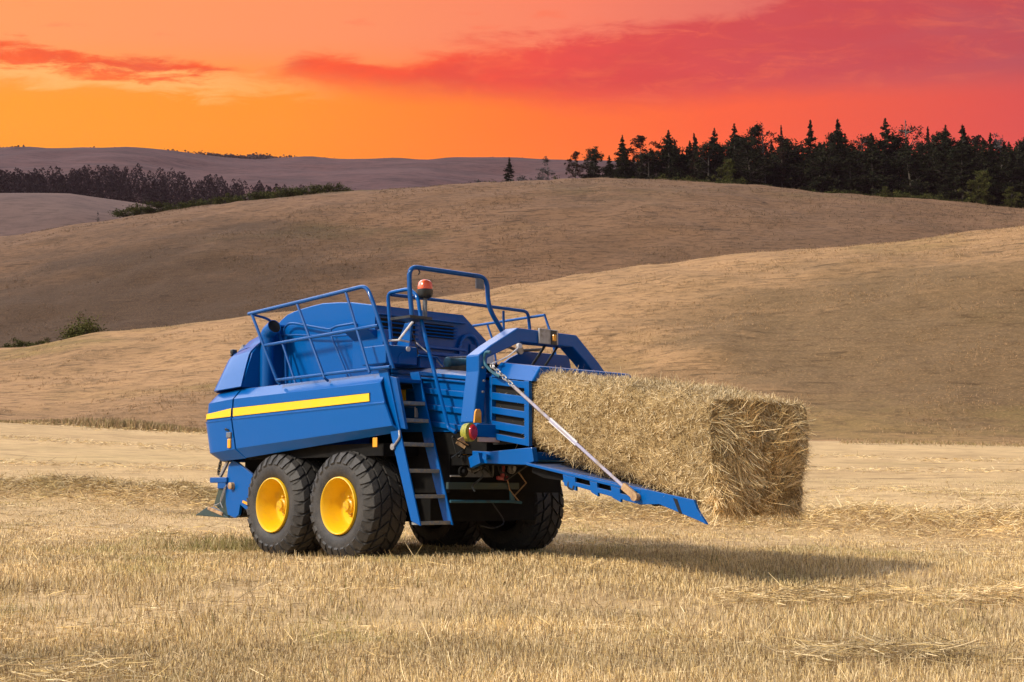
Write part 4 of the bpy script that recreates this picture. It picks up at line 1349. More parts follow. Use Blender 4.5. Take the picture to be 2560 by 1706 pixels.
# --- wheels
def make_tyre(c, width, R0, outer):
    """outer: -1 when the outside faces -x"""
    m = MB()
    h = width / 2
    prof = [(-h * 0.80, 0.315), (-h * 0.92, 0.345), (-h * 0.995, 0.40), (-h, 0.45), (-h * 0.97, 0.51), (-h * 0.91, 0.55), (-h * 0.80, 0.575), (-h * 0.6, 0.588), (-h * 0.3, 0.594), (0, 0.596)]
    prof = prof + [(-a, b) for a, b in prof[-2::-1]]
    m.lathe(prof, c, 'X', 56, close=False)
    tread = MB()
    n = 26

    def surf(o, lift):
        a = abs(o) / h
        r = np.interp(a, [0, 0.3, 0.6, 0.80, 0.91, 0.97, 1.0], [0.596, 0.594, 0.588, 0.575, 0.55, 0.51, 0.45])
        return r + lift

    def block(pts, lift=0.028):
        b = len(tread.v)
        for l in (-0.01, lift):
            for o, th in pts:
                oo, r = o * h, surf(o * h, l)
                if abs(o) > 0.9:
                    oo = math.copysign(abs(oo) + max(l, 0) * 0.7, o)
                    r = surf(o * h, min(l, 0.012))
                if l > 0:
                    mo = sum(p[0] for p in pts) / len(pts)
                    mt = sum(p[1] for p in pts) / len(pts)
                    oo += (mo - o) * h * 0.07
                    th = th + (mt - th) * 0.07
                tread.v.append((c[0] + oo, c[1] + r * math.cos(th), c[2] + r * math.sin(th)))
        k = len(pts)
        tread.f.append(tuple(b + k + i for i in range(k)))
        for i in range(k):
            j = (i + 1) % k
            tread.f.append((b + i, b + j, b + k + j, b + k + i))
    st = 2 * PI / n
    for i in range(n):
        for sg in (-1, 1):
            t0 = i * st + (0.5 * st if sg > 0 else 0)
            jit = random.uniform(-0.02, 0.02) * st
            t0 += jit
            g = 0.80 * st
            # centre block and shoulder block of a chevron lug
            block([(sg * 0.05, t0), (sg * 0.46, t0 + 0.75 * st), (sg * 0.44, t0 + 0.75 * st + g), (sg * 0.03, t0 + g)][::sg])
            block([(sg * 0.53, t0 + 0.72 * st), (sg * 0.80, t0 + 1.1 * st), (sg * 0.80, t0 + 1.1 * st + g), (sg * 0.53, t0 + 0.72 * st + g)][::sg])
            block([(sg * 0.79, t0 + 1.10 * st), (sg * 0.93, t0 + 1.16 * st), (sg * 0.985, t0 + 1.22 * st), (sg * 0.985, t0 + 1.12 * st + g * 0.8), (sg * 0.93, t0 + 1.12 * st + g), (sg * 0.79, t0 + 1.10 * st + g)][::sg], 0.024)
    b = len(m.v)
    m.v += tread.v
    m.f += [tuple(b + i for i in f) for f in tread.f]
    return m


def make_wheel(cx, cy, outer):
    root = empty('wheel', (cx, cy, 0.602), random.uniform(0, 0.0), baler)
    width = 0.58
    ty = part('tyre', make_tyre((0, 0, 0), width, 0.62, outer), TYRE, root, smooth=True)
    ty.rotation_euler = (random.uniform(0, 1), 0, 0)
    h = width / 2 * outer
    s = -outer
    pr = [(h + s * 0.03, 0.33), (h + s * 0.0, 0.325), (h - s * 0.004, 0.315), (h + s * 0.004, 0.306), (h + s * 0.03, 0.30), (h + s * 0.055, 0.284), (h + s * 0.10, 0.278), (h + s * 0.13, 0.262), (h + s * 0.22, 0.255), (h + s * 0.245, 0.235), (h + s * 0.25, 0.12), (h + s * 0.25, 0.02)]
    m = MB().lathe(pr, (0, 0, 0), 'X', 48, close=False)
    rim = part('rim', m, RIM, root, smooth=True, solid=0.004)
    m = MB().lathe([(h + s * 0.25, 0.145), (h + s * 0.232, 0.142), (h + s * 0.23, 0.085), (h + s * 0.15, 0.078), (h + s * 0.14, 0.062), (h + s * 0.115, 0.055), (h + s * 0.113, 0.01)], (0, 0, 0), 'X', 20)
    part('hub', m, HUB, root, smooth=True)
    for k in range(8):
        a = 2 * PI * (k + 0.3) / 8
        part('wheel_nut', MB().lathe([(h + s * 0.235, 0.02), (h + s * 0.195, 0.02), (h + s * 0.19, 0.012)], (0, 0.115 * math.cos(a), 0.115 * math.sin(a)), 'X', 6), HUB, root)
    m = MB().lathe([(-h - s * 0.03, 0.33), (-h + s * 0.02, 0.30), (-h + s * 0.10, 0.27), (-h + s * 0.12, 0.02)], (0, 0, 0), 'X', 28, close=False)
    part('back_plate', m, DARK, root, smooth=True)
    return root


make_wheel(-1.19, 0.0, -1)
make_wheel(-1.19, 1.327, -1)
make_wheel(1.33, 0.0, 1)
make_wheel(1.33, 1.327, 1)

# --- pickup at the front
m = MB()
plate = [(2.47, 1.16), (2.36, 1.13), (2.014, 0.978), (1.90, 0.80), (1.98, 0.62), (2.12, 0.53), (2.267, 0.60), (2.30, 0.47), (2.376, 0.433), (2.55, 0.47), (2.60, 0.60), (2.62, 0.8), (2.585, 0.96), (2.56, 1.10)]
m.prism(plate, 0, -1.31, -1.27)
pk = part('pickup_side', m, BLUE, bevel=0.006)
part('pickup_side', MB().prism(plate, 0, 1.2, 1.24), BLUE, bevel=0.006)
m = MB().prism([(2.58, 0.86), (2.79, 0.81), (2.89, 0.60), (2.60, 0.46), (2.5, 0.46)], 0, -1.30, -1.26)
part('guard_panel', m, DIRTY_GREEN, pk)
m = MB().prism([(2.49, 0.43), (3.31, 0.455), (3.02, 0.565), (2.62, 0.475)], 0, -1.33, -1.22)
shoe = part('skid_shoe', m, DIRTY_GREEN, pk, bevel=0.008)
m = MB().bar((-1.335, 2.98, 0.553), (-1.335, 2.63, 0.478), 0.012, 0.04)
part('shoe_edge', m, RUST, shoe)
m = MB().box(-1.34, -1.24, 2.55, 2.95, 0.875, 0.945).box(-1.33, -1.25, 2.58, 2.78, 0.80, 0.90)
part('gauge_arm', m, BLUE_WORN, pk, bevel=0.01)
m = MB().bar((-1.3, 2.76, 0.95), (-1.3, 2.58, 1.15), 0.03, 0.035)
part('lift_link', m, STEEL, pk)
m = MB()
for k in range(6):
    c = Vector((-1.31, 2.79 - 0.012 * k, 1.005 + 0.035 * k))
    e = Vector((1, 0, 0)) if k % 2 else Vector((0, 1, 0))
    m.tube([c + Vector((0, 0, 0.03 * math.cos(a))) + e * (0.017 * math.sin(a)) for a in np.linspace(0, 2 * PI, 9)], 0.008, 6)
part('chain', m, HOSE, pk, smooth=True)
m = MB().lathe([(0, 0.045), (-0.05, 0.045), (-0.06, 0.03)], (-1.31, 2.44, 0.835), 'X', 14)
part('roller_end', m, RUST, pk, smooth=True)
m = MB().tube(bend([(-1.33, 2.56, 0.85), (-1.335, 2.62, 0.72), (-1.335, 2.68, 0.62), (-1.335, 2.84, 0.58)], 0.05), 0.008, 6).tube(bend([(-1.33, 2.60, 0.82), (-1.335, 2.70, 0.64), (-1.335, 2.63, 0.56)], 0.05), 0.007, 6)
part('twine_strand', m, STEEL, pk, smooth=True)
m = MB().bar((-1.31, 2.20, 0.64), (-1.31, 2.08, 0.61), 0.02, 0.03)
part('spring_end', m, AMBER, pk)
m = MB().lathe([(0, 0.24), (2.4, 0.24)], (-1.25, 2.42, 0.68), 'X', 20)
part('pickup_reel', m, DARK, pk, smooth=True)
m = MB().box(-1.1, 1.1, 1.9, 2.5, 0.75, 1.2).bar((0, 2.6, 0.9), (0, 4.6, 0.75), 0.25, 0.25)
part('drawbar', m, DARK)

# ------------------------------------------------------------------ the bale leaving the chute
by = np.array([-4.86, -4.47, -4.07, -3.3, -2.52, -1.95])
bt = np.array([1.615, 1.70, 1.775, 1.885, 1.985, 2.03])
bb = np.array([0.55, 0.68, 0.785, 0.97, 1.20, 1.30])


def bale_point(y, u_):
    """section ring, u_ 0..1 counter-clockwise from the bottom left corner"""
    zt, zb = np.interp(y, by, bt), np.interp(y, by, bb)
    xl, xr = -0.80 - 0.06 * np.clip((-2.5 - y) / 0.3, 0, 1), 0.69
    endf = np.clip((-4.3 - y) / 0.6, 0, 1)
    a = u_ * 2 * PI
    n = 7.0
    ca, sa = np.cos(a), np.sin(a)
    k = (np.abs(ca) ** n + np.abs(sa) ** n) ** (-1 / n)
    sx, sz = ca * k, sa * k
    xx = (xl + xr) / 2 + sx * (xr - xl) / 2
    zz = (zt + zb) / 2 + sz * (zt - zb) / 2
    lowf = np.clip((-sz + 0.2) / 1.2, 0, 1) * endf
    xx = np.where(sx > 0, xx - lowf * 0.22 * sx, xx)
    return xx, zz


NB, MBn = 70, 150
U = (np.arange(MBn) / MBn)
YB = np.linspace(-1.95, -4.84, NB)
YY, UU = np.meshgrid(YB, U, indexing='ij')
bx, bz2 = bale_point(YY, UU)
P = np.stack([bx, YY, bz2], -1)
# end cap rings
caps = []
cen = np.array([bx[-1].mean(), 0, bz2[-1].mean()])
for k, f in enumerate((0.97, 0.9, 0.8, 0.68, 0.55, 0.42, 0.28, 0.14, 0.03)):
    ring = P[-1].copy()
    ring[:, 0] = cen[0] + (ring[:, 0] - cen[0]) * f
    ring[:, 2] = cen[2] + (ring[:, 2] - cen[2]) * f
    ring[:, 1] = -4.84 - 0.05 * (1 - f) ** 0.5 + (ring[:, 2] - 1.1) * 0.05
    caps.append(ring)
P = np.concatenate([P, np.stack(caps)], 0)
nz_ = (vnoise(P[..., 0] * 5, P[..., 1] * 5, P[..., 2] * 5) - 0.5) * 0.07 + (vnoise(P[..., 0] * 17, P[..., 1] * 17, P[..., 2] * 17) - 0.5) * 0.045
ctr = np.array([-0.04, 0, 1.3])
dirv = np.stack([(P[..., 0] - ctr[0]) / 0.76, np.where(np.arange(P.shape[0])[:, None] >= NB, -1.2, 0) * np.ones(P.shape[:2]), (P[..., 2] - np.interp(P[..., 1], by, (bt + bb) / 2)) / 0.45], -1)
dirv /= np.linalg.norm(dirv, axis=-1, keepdims=True) + 1e-6
slump = np.clip((P[..., 1] + 2.6) / 0.3, 0, 1)
P = P + dirv * (nz_ * (1 - slump))[..., None]
nr, nc = P.shape[:2]
vb = [tuple(p) for p in P.reshape(-1, 3)]
fb = []
for i in range(nr - 1):
    for k in range(nc):
        k2 = (k + 1) % nc
        fb.append((i * nc + k, (i + 1) * nc + k, (i + 1) * nc + k2, i * nc + k2))
fb.append(tuple((nr - 1) * nc + k for k in range(nc)))


def bale_core():
    m, q, bs = new_mat('packed_straw')
    ob = q.add('ShaderNodeTexCoord').outputs['Object']
    f1 = q.noise(ob, 16.0, 6.0, 0.7, 0.6)
    f2 = q.noise(ob, 55.0, 4.0, 0.7, 0.4)
    c = q.mix(q.smooth(f1, 0.35, 0.7), (0.22, 0.145, 0.06, 1), (0.48, 0.34, 0.155, 1))
    c = q.mix(q.math('MULTIPLY', q.smooth(f2, 0.45, 0.75), 0.7), c, (0.085, 0.05, 0.02, 1))
    q.put(bs.inputs['Base Color'], c)
    bs.inputs['Roughness'].default_value = 0.9
    b = q.add('ShaderNodeBump')
    b.inputs['Strength'].default_value = 0.9
    b.inputs['Distance'].default_value = 0.02
    q.put(b.inputs['Height'], f2)
    q.put(bs.inputs['Normal'], b.outputs[0])
    return m


# straw sticking out of every face
A0 = P[:-1, :, :]
cellA, cellB, cellC = P[:-1], np.roll(P[:-1], -1, 1), P[1:]
e1, e2 = cellB - cellA, cellC - cellA
nrm = np.cross(e2, e1)
area = np.linalg.norm(nrm, axis=-1)
nrm = nrm / (area[..., None] + 1e-9)
outw = np.sign((nrm * dirv[:-1]).sum(-1))[..., None]
nrm = nrm * np.where(outw == 0, 1, outw)
wgt = area.copy()
wgt[cellA[..., 1] > -2.35] *= 0.05
wgt[NB - 2:] *= 1.35
wgt = (wgt / wgt.sum()).ravel()
NS = 120000
pick = RNG.choice(wgt.size, NS, p=wgt)
r1, r2 = RNG.random(NS)[:, None], RNG.random(NS)[:, None]
base_p = cellA.reshape(-1, 3)[pick] + e1.reshape(-1, 3)[pick] * r1 + e2.reshape(-1, 3)[pick] * r2
nn = nrm.reshape(-1, 3)[pick]
is_end = (pick // nc) >= NB - 1
tang = RNG.normal(size=(NS, 3))
flow = vnoise(base_p[:, 0] * 3.5, base_p[:, 1] * 3.5, base_p[:, 2] * 3.5)
ang = flow * 7.0
bias = np.stack([np.where(is_end, np.cos(ang), 0.0), np.where(is_end, 0, np.cos(ang)), np.sin(ang)], 1)
tang = tang * np.where(is_end, 0.6, 0.9)[:, None] + bias * np.where(is_end, 1.2, 0.45)[:, None] + np.where(is_end, -0.5, 0)[:, None] * np.array([0, 0, 1.0])
tang -= nn * (tang * nn).sum(1, keepdims=True)
tang /= np.linalg.norm(tang, axis=1, keepdims=True) + 1e-9
lift = np.where(RNG.random(NS) < 0.05, RNG.uniform(0.2, 0.8, NS), RNG.uniform(0.0, 0.16, NS))
D = tang + nn * lift[:, None]
D /= np.linalg.norm(D, axis=1, keepdims=True)
lift = np.where(is_end, lift * 0.55, lift)
D = tang + nn * lift[:, None]
D /= np.linalg.norm(D, axis=1, keepdims=True)
L = RNG.uniform(0.02, 0.075, NS) * np.where(is_end, RNG.uniform(0.8, 3.6, NS), 1.0)
side = np.cross(D, nn + RNG.normal(0, 0.5, (NS, 3)))
side /= np.linalg.norm(side, axis=1, keepdims=True) + 1e-9
rimf = np.clip((base_p[:, 0] - 0.42) / 0.2, 0, 1) + np.clip((base_p[:, 2] - 1.42) / 0.15, 0, 1)
L = np.where(is_end, np.minimum(L, 0.17) * (1 - 0.65 * np.clip(rimf, 0, 1)), L)
Vs = strips(base_p - nn * 0.004, D, L, RNG.uniform(0.003, 0.006, NS), RNG.normal(0, 1.0, NS), side)
rr = RNG.random(NS)[:, None]
kk = RNG.uniform(0.6, 1.15, NS)[:, None]
pal = np.where(rr < 0.33, np.array([0.84, 0.68, 0.43]), np.where(rr < 0.76, np.array([0.66, 0.49, 0.25]), np.array([0.26, 0.17, 0.075])))
pal = pal * kk * (0.72 + 0.5 * vnoise(base_p[:, 0] * 4, base_p[:, 1] * 4, base_p[:, 2] * 4))[:, None]
pal = np.where(is_end[:, None], pal * np.array([1.38, 1.36, 1.28]), pal)  # end-face straw tinted brighter to make up for the shade there
bale_me = bpy.data.meshes.new('straw_bale')
bale_me.from_pydata(vb, [], fb)
bale_me.polygons.foreach_set('use_smooth', [True] * len(bale_me.polygons))
bale_me.materials.append(bale_core())
bale = link('straw_bale', bale_me)
bale.location, bale.rotation_euler = ORIGIN, (0, 0, TH)
tag(bale, 'big rectangular golden straw bale sliding out of the baler onto its blue chute', 'straw bale')
fz = link('loose_straw', quads_mesh('loose_straw', Vs, 6, STRAW, pal.astype(np.float32)), bale)
tag(fz, kind='stuff')

# ------------------------------------------------------------------ trees and bushes


def cards(C, size, up_bias=0.0, aspect=0.5):
    N = C.shape[0]
    a = RNG.normal(size=(N, 3))
    a /= np.linalg.norm(a, axis=1, keepdims=True)
    b = np.cross(a, RNG.normal(size=(N, 3)))
    b /= np.linalg.norm(b, axis=1, keepdims=True)
    a = a * (size / 2)[:, None]
    b = b * (size * aspect / 2)[:, None]
    return np.stack([C - a - b * 0.3, C - b + a * 0.1, C + a + b * 0.3, C + b - a * 0.1], 1)


def leaf_tint(C, cols, rnd=0.35):
    N = C.shape[0]
    c = np.array(cols)[RNG.integers(0, len(cols), N)]
    return (c * RNG.uniform(1 - rnd, 1 + rnd, N)[:, None] * (0.7 + 0.6 * vnoise(C[:, 0] * 0.7, C[:, 1] * 0.7, C[:, 2] * 0.7))[:, None]).astype(np.float32)


GREEN_D = [(0.010, 0.013, 0.008), (0.015, 0.018, 0.009), (0.024, 0.024, 0.012)]
GREEN_M = [(0.028, 0.036, 0.010), (0.045, 0.05, 0.014), (0.06, 0.056, 0.02)]
GREEN_O = [(0.052, 0.056, 0.015), (0.036, 0.042, 0.012), (0.07, 0.064, 0.02)]
BROWN_L = [(0.022, 0.013, 0.010), (0.017, 0.012, 0.008), (0.032, 0.017, 0.012)]
GREY_L = [(0.07, 0.06, 0.062), (0.045, 0.04, 0.04), (0.10, 0.09, 0.09)]


def limbs_mb(trunk_pts, trunk_r, limbs):
    m = MB().tube(trunk_pts, trunk_r, 7)
    for pts, r in limbs:
        m.tube(pts, r, 5)
    return m


def spruce(h=12.0, R_=2.3, seed=1, gap=0.25, cols=GREEN_D, bare=0.12):
    rg = np.random.default_rng(seed)
    limbs, C = [], []
    z = bare * h
    while z < h * 0.985:
        f = (z / h - bare) / (1 - bare)
        r = R_ * (1 - f) ** 0.95 * rg.uniform(0.6, 1.15)
        nb = rg.integers(4, 7)
        for k in range(nb):
            if rg.random() < gap:
                continue
            a = rg.uniform(0, 2 * PI)
            rr = r * rg.uniform(0.6, 1.2) + 0.05
            droop = rg.uniform(-0.15, 0.35)
            tip = (rr * math.cos(a), rr * math.sin(a), z - droop * rr + 0.15 * rr)
            limbs.append(([(0, 0, z), (tip[0] * .5, tip[1] * .5, z - droop * rr * .4), tip], [0.05 * (1 - f) + 0.015, 0.03 * (1 - f) + .01, 0.008]))
            n = int(12 + 60 * rr)
            tt = rg.uniform(0.12, 1.05, n) ** 0.8
            sp = 0.07 + 0.13 * tt * rr
            c = np.stack([tip[0] * tt, tip[1] * tt, z + (tip[2] - z) * tt], 1) + rg.normal(0, 1, (n, 3)) * sp[:, None] * np.array([0.8, 0.8, 0.42])
            C.append(c)
        z += h * rg.uniform(0.014, 0.03)
    nl = 240
    ft = rg.uniform(0.0, 1.0, nl) ** 0.8
    C.append(np.stack([rg.normal(0, 1, nl) * (0.03 + R_ * 0.19 * (1 - ft)), rg.normal(0, 1, nl) * (0.03 + R_ * 0.19 * (1 - ft)), h * (0.58 + 0.44 * ft)], 1))
    C = np.concatenate(C)
    trunk = limbs_mb([(0, 0, -1.0), (0, 0, h * .5), (0, 0, h)], [h * 0.016, h * 0.01, 0.015], limbs)
    return C, trunk, cols, rg.uniform(0.16, 0.42, len(C))


def broad(h=11.0, R_=3.0, seed=2, crown0=0.4, nlimb=14, cols=GREEN_D, dens=1.0, leaf=0.36, twig=True):
    rg = np.random.default_rng(seed)
    limbs, C = [], []
    lean = rg.normal(0, 0.05, 2) * h
    for k in range(nlimb):
        f = rg.uniform(crown0, 0.98)
        a = rg.uniform(0, 2 * PI)
        ff = min(1, max(0.0, (f - crown0 * 0.6) / (1.03 - crown0 * 0.6)))
        prof = min(1.0, 3.0 * ff) * (1 - ff) ** 0.75 * 1.25
        rr = R_ * prof * rg.uniform(0.55, 1.15) + 0.3
        z0 = f * h * 0.9
        b0 = np.array([lean[0] * f, lean[1] * f, z0])
        tip = b0 + np.array([rr * math.cos(a), rr * math.sin(a), rg.uniform(0.1, 0.7) * rr * 0.8 + 0.3])
        tip[2] = min(tip[2], h * rg.uniform(0.95, 1.04))
        midp = (b0 + tip) / 2 + rg.normal(0, 0.12 * rr, 3)
        limbs.append(([tuple(b0), tuple(midp), tuple(tip)], [0.09, 0.05, 0.015]))
        for j in range(rg.integers(3, 6)):
            cc = b0 + (tip - b0) * rg.uniform(0.45, 1.05) + rg.normal(0, 0.28 * rr + 0.1, 3) * np.array([1, 1, 0.7])
            if twig:
                limbs.append(([tuple(midp), tuple((midp + cc) / 2 + rg.normal(0, .1, 3)), tuple(cc)], [0.035, 0.02, 0.008]))
            s = rg.uniform(0.22, 0.6) * (0.5 + R_ * 0.2)
            n = int(95 * dens)
            C.append(cc + rg.normal(0, 1, (n, 3)) * s * np.array([0.6, 0.6, 0.4]))
    C = np.concatenate(C)
    C = C[C[:, 2] > 0.2]
    trunk = limbs_mb([(0, 0, -1.0), (lean[0] * .4, lean[1] * .4, h * .4), (lean[0], lean[1], h * 0.9)], [h * 0.017, h * 0.012, 0.03], limbs)
    return C, trunk, cols, rg.uniform(leaf * 0.5, leaf * 1.2, len(C))


def shrub(h=3.0, R_=2.2, seed=3, cols=GREEN_M, n=24, leaf=0.3):
    rg = np.random.default_rng(seed)
    C, limbs = [], []
    for k in range(n):
        a, f = rg.uniform(0, 2 * PI), rg.random() ** 0.6
        top_h = h * math.sqrt(max(0.05, 1 - (f * 0.95) ** 2)) * rg.uniform(0.75, 1.05)
        zc = rg.uniform(0.15, 1.0) * top_h
        c = np.array([R_ * f * math.cos(a), R_ * f * math.sin(a), zc])
        limbs.append(([(0, 0, -0.2), (c[0] * .4, c[1] * .4, zc * .55), tuple(c)], [0.05, 0.03, 0.008]))
        C.append(c + rg.normal(0, 1, (90, 3)) * np.array([0.17, 0.17, 0.13]) * h * 0.75)
    C = np.concatenate(C)
    C = C[(C[:, 2] > 0.02)]
    m = MB()
    for pts, r in limbs:
        m.tube(pts, r, 5)
    return C, m, cols, rg.uniform(leaf * 0.5, leaf * 1.2, len(C))


def proto(data, bark=BARK):
    C, trunk, cols, size = data
    crown = quads_mesh('crown', cards(C, size), 4, LEAF, leaf_tint(C, cols))
    me = bpy.data.meshes.new('trunk')
    me.from_pydata(trunk.v, [], trunk.f)
    me.polygons.foreach_set('use_smooth', [True] * len(me.polygons))
    me.materials.append(bark)
    return crown, me, float(C[:, 2].max())


PR = {
    'spruce_a': proto(spruce(12, 2.3, 11, 0.3)), 'spruce_b': proto(spruce(12, 2.9, 12, 0.42, bare=0.2)), 'spruce_thin': proto(spruce(12, 1.3, 13, 0.6, BROWN_L)),
    'pine_a': proto(broad(12, 3.0, 21, 0.3, 24, GREEN_D, 0.5)), 'pine_b': proto(broad(12, 3.3, 22, 0.25, 30, GREEN_D, 0.55)), 'pine_c': proto(broad(12, 2.6, 23, 0.35, 20, BROWN_L, 0.45)),
    'birch_a': proto(broad(12, 2.6, 31, 0.35, 14, BROWN_L, 0.22, 0.3), PALE_BARK), 'birch_b': proto(broad(12, 2.2, 32, 0.4, 13, GREY_L, 0.3, 0.3), PALE_BARK),
    'olive': proto(broad(9, 3.4, 41, 0.12, 26, GREEN_O, 1.3)), 'shrub_a': proto(shrub(3, 2.3, 51)), 'shrub_b': proto(shrub(2.2, 2.6, 52, GREEN_O)), 'shrub_grey': proto(shrub(2.6, 2.4, 53, GREY_L, 18)), 'shrub_c': proto(shrub(3, 1.5, 54, [(0.05, 0.055, 0.016), (0.08, 0.08, 0.024), (0.10, 0.09, 0.03)], 60, 0.24)),
}
KIND = {'spruce': 'spruce_tree', 'pine': 'pine_tree', 'birch': 'birch_tree', 'olive': 'leafy_tree', 'shrub': 'bush'}


def plant(key, px, Yd, h, label, cat='tree', group=None, wide=1.0):
    crown, trunk, ph = PR[key]
    X_ = (px - 1280) / 3500 * Yd
    z = float(ground_z(np.array([X_]), np.array([Yd]))[0])
    o = empty(KIND[key.split('_')[0]], (X_, Yd, z - 0.15), random.uniform(0, 6.28))
    k = h / ph
    o.scale = (k * wide, k * wide, k)
    tag(o, label, cat, group)
    link('crown', crown, o)
    link('trunk' if cat == 'tree' else 'stems', trunk, o)
    return o


def h_of(px, ytop, Yd):
    """tree height so that a tree standing at that distance reaches the row"""
    X_ = (px - 1280) / 3500 * Yd
    z = float(ground_z(np.array([X_]), np.array([Yd]))[0])
    return 0.75 + float(e_of(ytop)) * Yd - z


WOOD = 'trees along the ridge wood'
# trees whose tops stand out on the skyline: kind, photo column, top row, distance, width, label
SKY = [
    ('spruce_a', 1273, 380, 286, 1.25, 'small lone dark spruce at the left end of the ridge, apart from the wood'),
    ('birch_b', 1372, 374, 288, 1.25, 'low bare-branched birch between the lone spruce and the wood'),
    ('pine_c', 1440, 366, 287, 1.0, 'short thin pine at the left tip of the wood, right of the bare birch'),
    ('pine_a', 1482, 350, 289, 1.05, 'round-topped pine second from the left tip of the wood, orange sky through its lower crown'),
    ('spruce_b', 1562, 322, 288, 1.05, 'ragged spruce with a pointed tip standing left of the twin-topped pine'),
    ('pine_c', 1605, 326, 290, 1.1, 'reddish twin-topped pine with a pale gap under its crown'),
    ('spruce_b', 1680, 309, 291, 1.15, 'broad dark spruce with a spike on top, left of the thin dead spruce'),
    ('spruce_thin', 1745, 317, 289, 1.0, 'thin half-dead spruce alone in a gap of the skyline'),
    ('spruce_b', 1797, 304, 290, 1.0, 'one-sided pine-like spruce right of the thin dead spruce'),
    ('spruce_b', 1848, 292, 293, 1.0, 'tall ragged spruce left of the sparse birch at the wood centre'),
    ('pine_b', 1890, 298, 294, 0.9, 'dense dark pine touching the sparse birch from the left'),
    ('birch_a', 1925, 297, 292, 1.1, 'sparse reddish birch with see-through crown at the wood centre'),
    ('spruce_thin', 1968, 297, 291, 0.7, 'needle-thin spruce spike just left of the flat-topped pine'),
    ('pine_b', 1992, 314, 293, 1.15, 'flat-topped spreading pine with layered branches'),
    ('spruce_a', 2043, 284, 292, 1.0, 'tall pointed spruce, the left one of the neighbouring pair'),
    ('spruce_a', 2113, 281, 293, 1.1, 'tall pointed spruce, the right one of the neighbouring pair'),
    ('birch_a', 2170, 324, 291, 0.9, 'small airy birch in the dip right of the spruce pair'),
    ('spruce_b', 2235, 278, 293, 1.05, 'highest dark spruce of the wood, with a wide ragged top'),
    ('birch_a', 2287, 285, 294, 0.9, 'feathery birch standing right beside the highest spruce'),
    ('spruce_thin', 2343, 300, 292, 0.8, 'slim spruce spike between the feathery birch and the double spruce'),
    ('spruce_b', 2388, 296, 293, 1.0, 'left half of the double spruce near the right end, pink sky through it'),
    ('spruce_a', 2432, 296, 294, 1.15, 'right half of the double spruce near the right end'),
    ('pine_c', 2466, 320, 293, 0.9, 'low brownish pine sloping down right of the double spruce'),
    ('spruce_a', 2502, 318, 292, 0.9, 'small pointed spruce near the right edge of the photo'),
    ('birch_b', 2540, 315, 292, 1.0, 'bare grey birch at the right edge of the photo'),
]
for key, px, yt, Yd, wide, lab in SKY:
    plant(key, px, Yd, max(2.0, h_of(px, yt, Yd)), lab, 'tree', WOOD, wide)
# the body of the wood behind and between them
rw = random.Random(5)
keys = ['spruce_a', 'spruce_b', 'spruce_a', 'pine_b', 'spruce_b', 'pine_a']
for k in range(120):
    px = 1455 + (2760 - 1455) * ((k + rw.random()) / 120) ** 0.85
    skyline = np.interp(px, [1440, 1560, 1700, 1850, 2050, 2250, 2450, 2800], [395, 362, 346, 334, 326, 322, 335, 345])
    Yd = rw.uniform(284, 303) - (4 if px > 2300 else 0)
    yt = skyline + rw.uniform(-14, 52)
    plant(keys[k % 6], px, Yd, max(3.0, h_of(px, yt, Yd)), 'dark tree in the closed mass of the wood, below the skyline tops', 'tree', 'dark trees massed inside the wood', rw.uniform(1.0, 1.35))
# lit edge of the wood at the right, and undergrowth along its foot
EDGE_T = [('olive', 2470, 415, 276, 'olive-green leafy tree in front of the wood at the right edge', 1.0), ('olive', 2548, 455, 274, 'low olive-green tree at the right edge, in front of its taller neighbour', 1.0),
          ('olive', 2225, 455, 278, 'small green leafy tree at the foot of the wood under the highest spruce', 0.8), ('olive', 1830, 385, 283, 'rounded dull green tree at the wood edge under the one-sided spruce', 0.9), ('olive', 2620, 430, 275, 'green leafy tree just past the right edge of the wood front', 1.0)]
for key, px, yt, Yd, lab, wide in EDGE_T:
    plant(key, px, Yd, max(2.5, h_of(px, yt, Yd)), lab, 'tree', WOOD, wide)
for k in range(30):
    px = 1560 + k * 36 + rw.uniform(-14, 14)
    Yd = 281 - (3 if px > 2200 else 0) + rw.uniform(-1, 1)
    X_ = (px - 1280) / 3500 * Yd
    plant(['shrub_a', 'shrub_b'][k % 2], px, Yd, rw.uniform(1.4, 3.2), 'low dark bush in the undergrowth along the foot of the wood', 'bush', 'undergrowth along the wood', 1.2)
for px, yt, lab, key in ((1232, 436, 'rounded dark bush on the crest just left of the lone spruce', 'shrub_a'), (1305, 425, 'frosty grey bush on the crest right of the lone spruce', 'shrub_grey'), (1345, 428, 'second grey bush on the crest, under the bare birch', 'shrub_grey'), (1395, 428, 'green bush on the crest at the foot of the bare birch', 'shrub_b'),
                         (1190, 438, 'pale flat bush on the crest left of the rounded dark one', 'shrub_grey'), (1100, 452, 'tiny thin bush standing alone on the bare crest above the baler', 'shrub_grey')):
    plant(key, px, 284, max(1.2, h_of(px, yt, 284)), lab, 'bush', 'bushes on the crest left of the wood', 1.0)
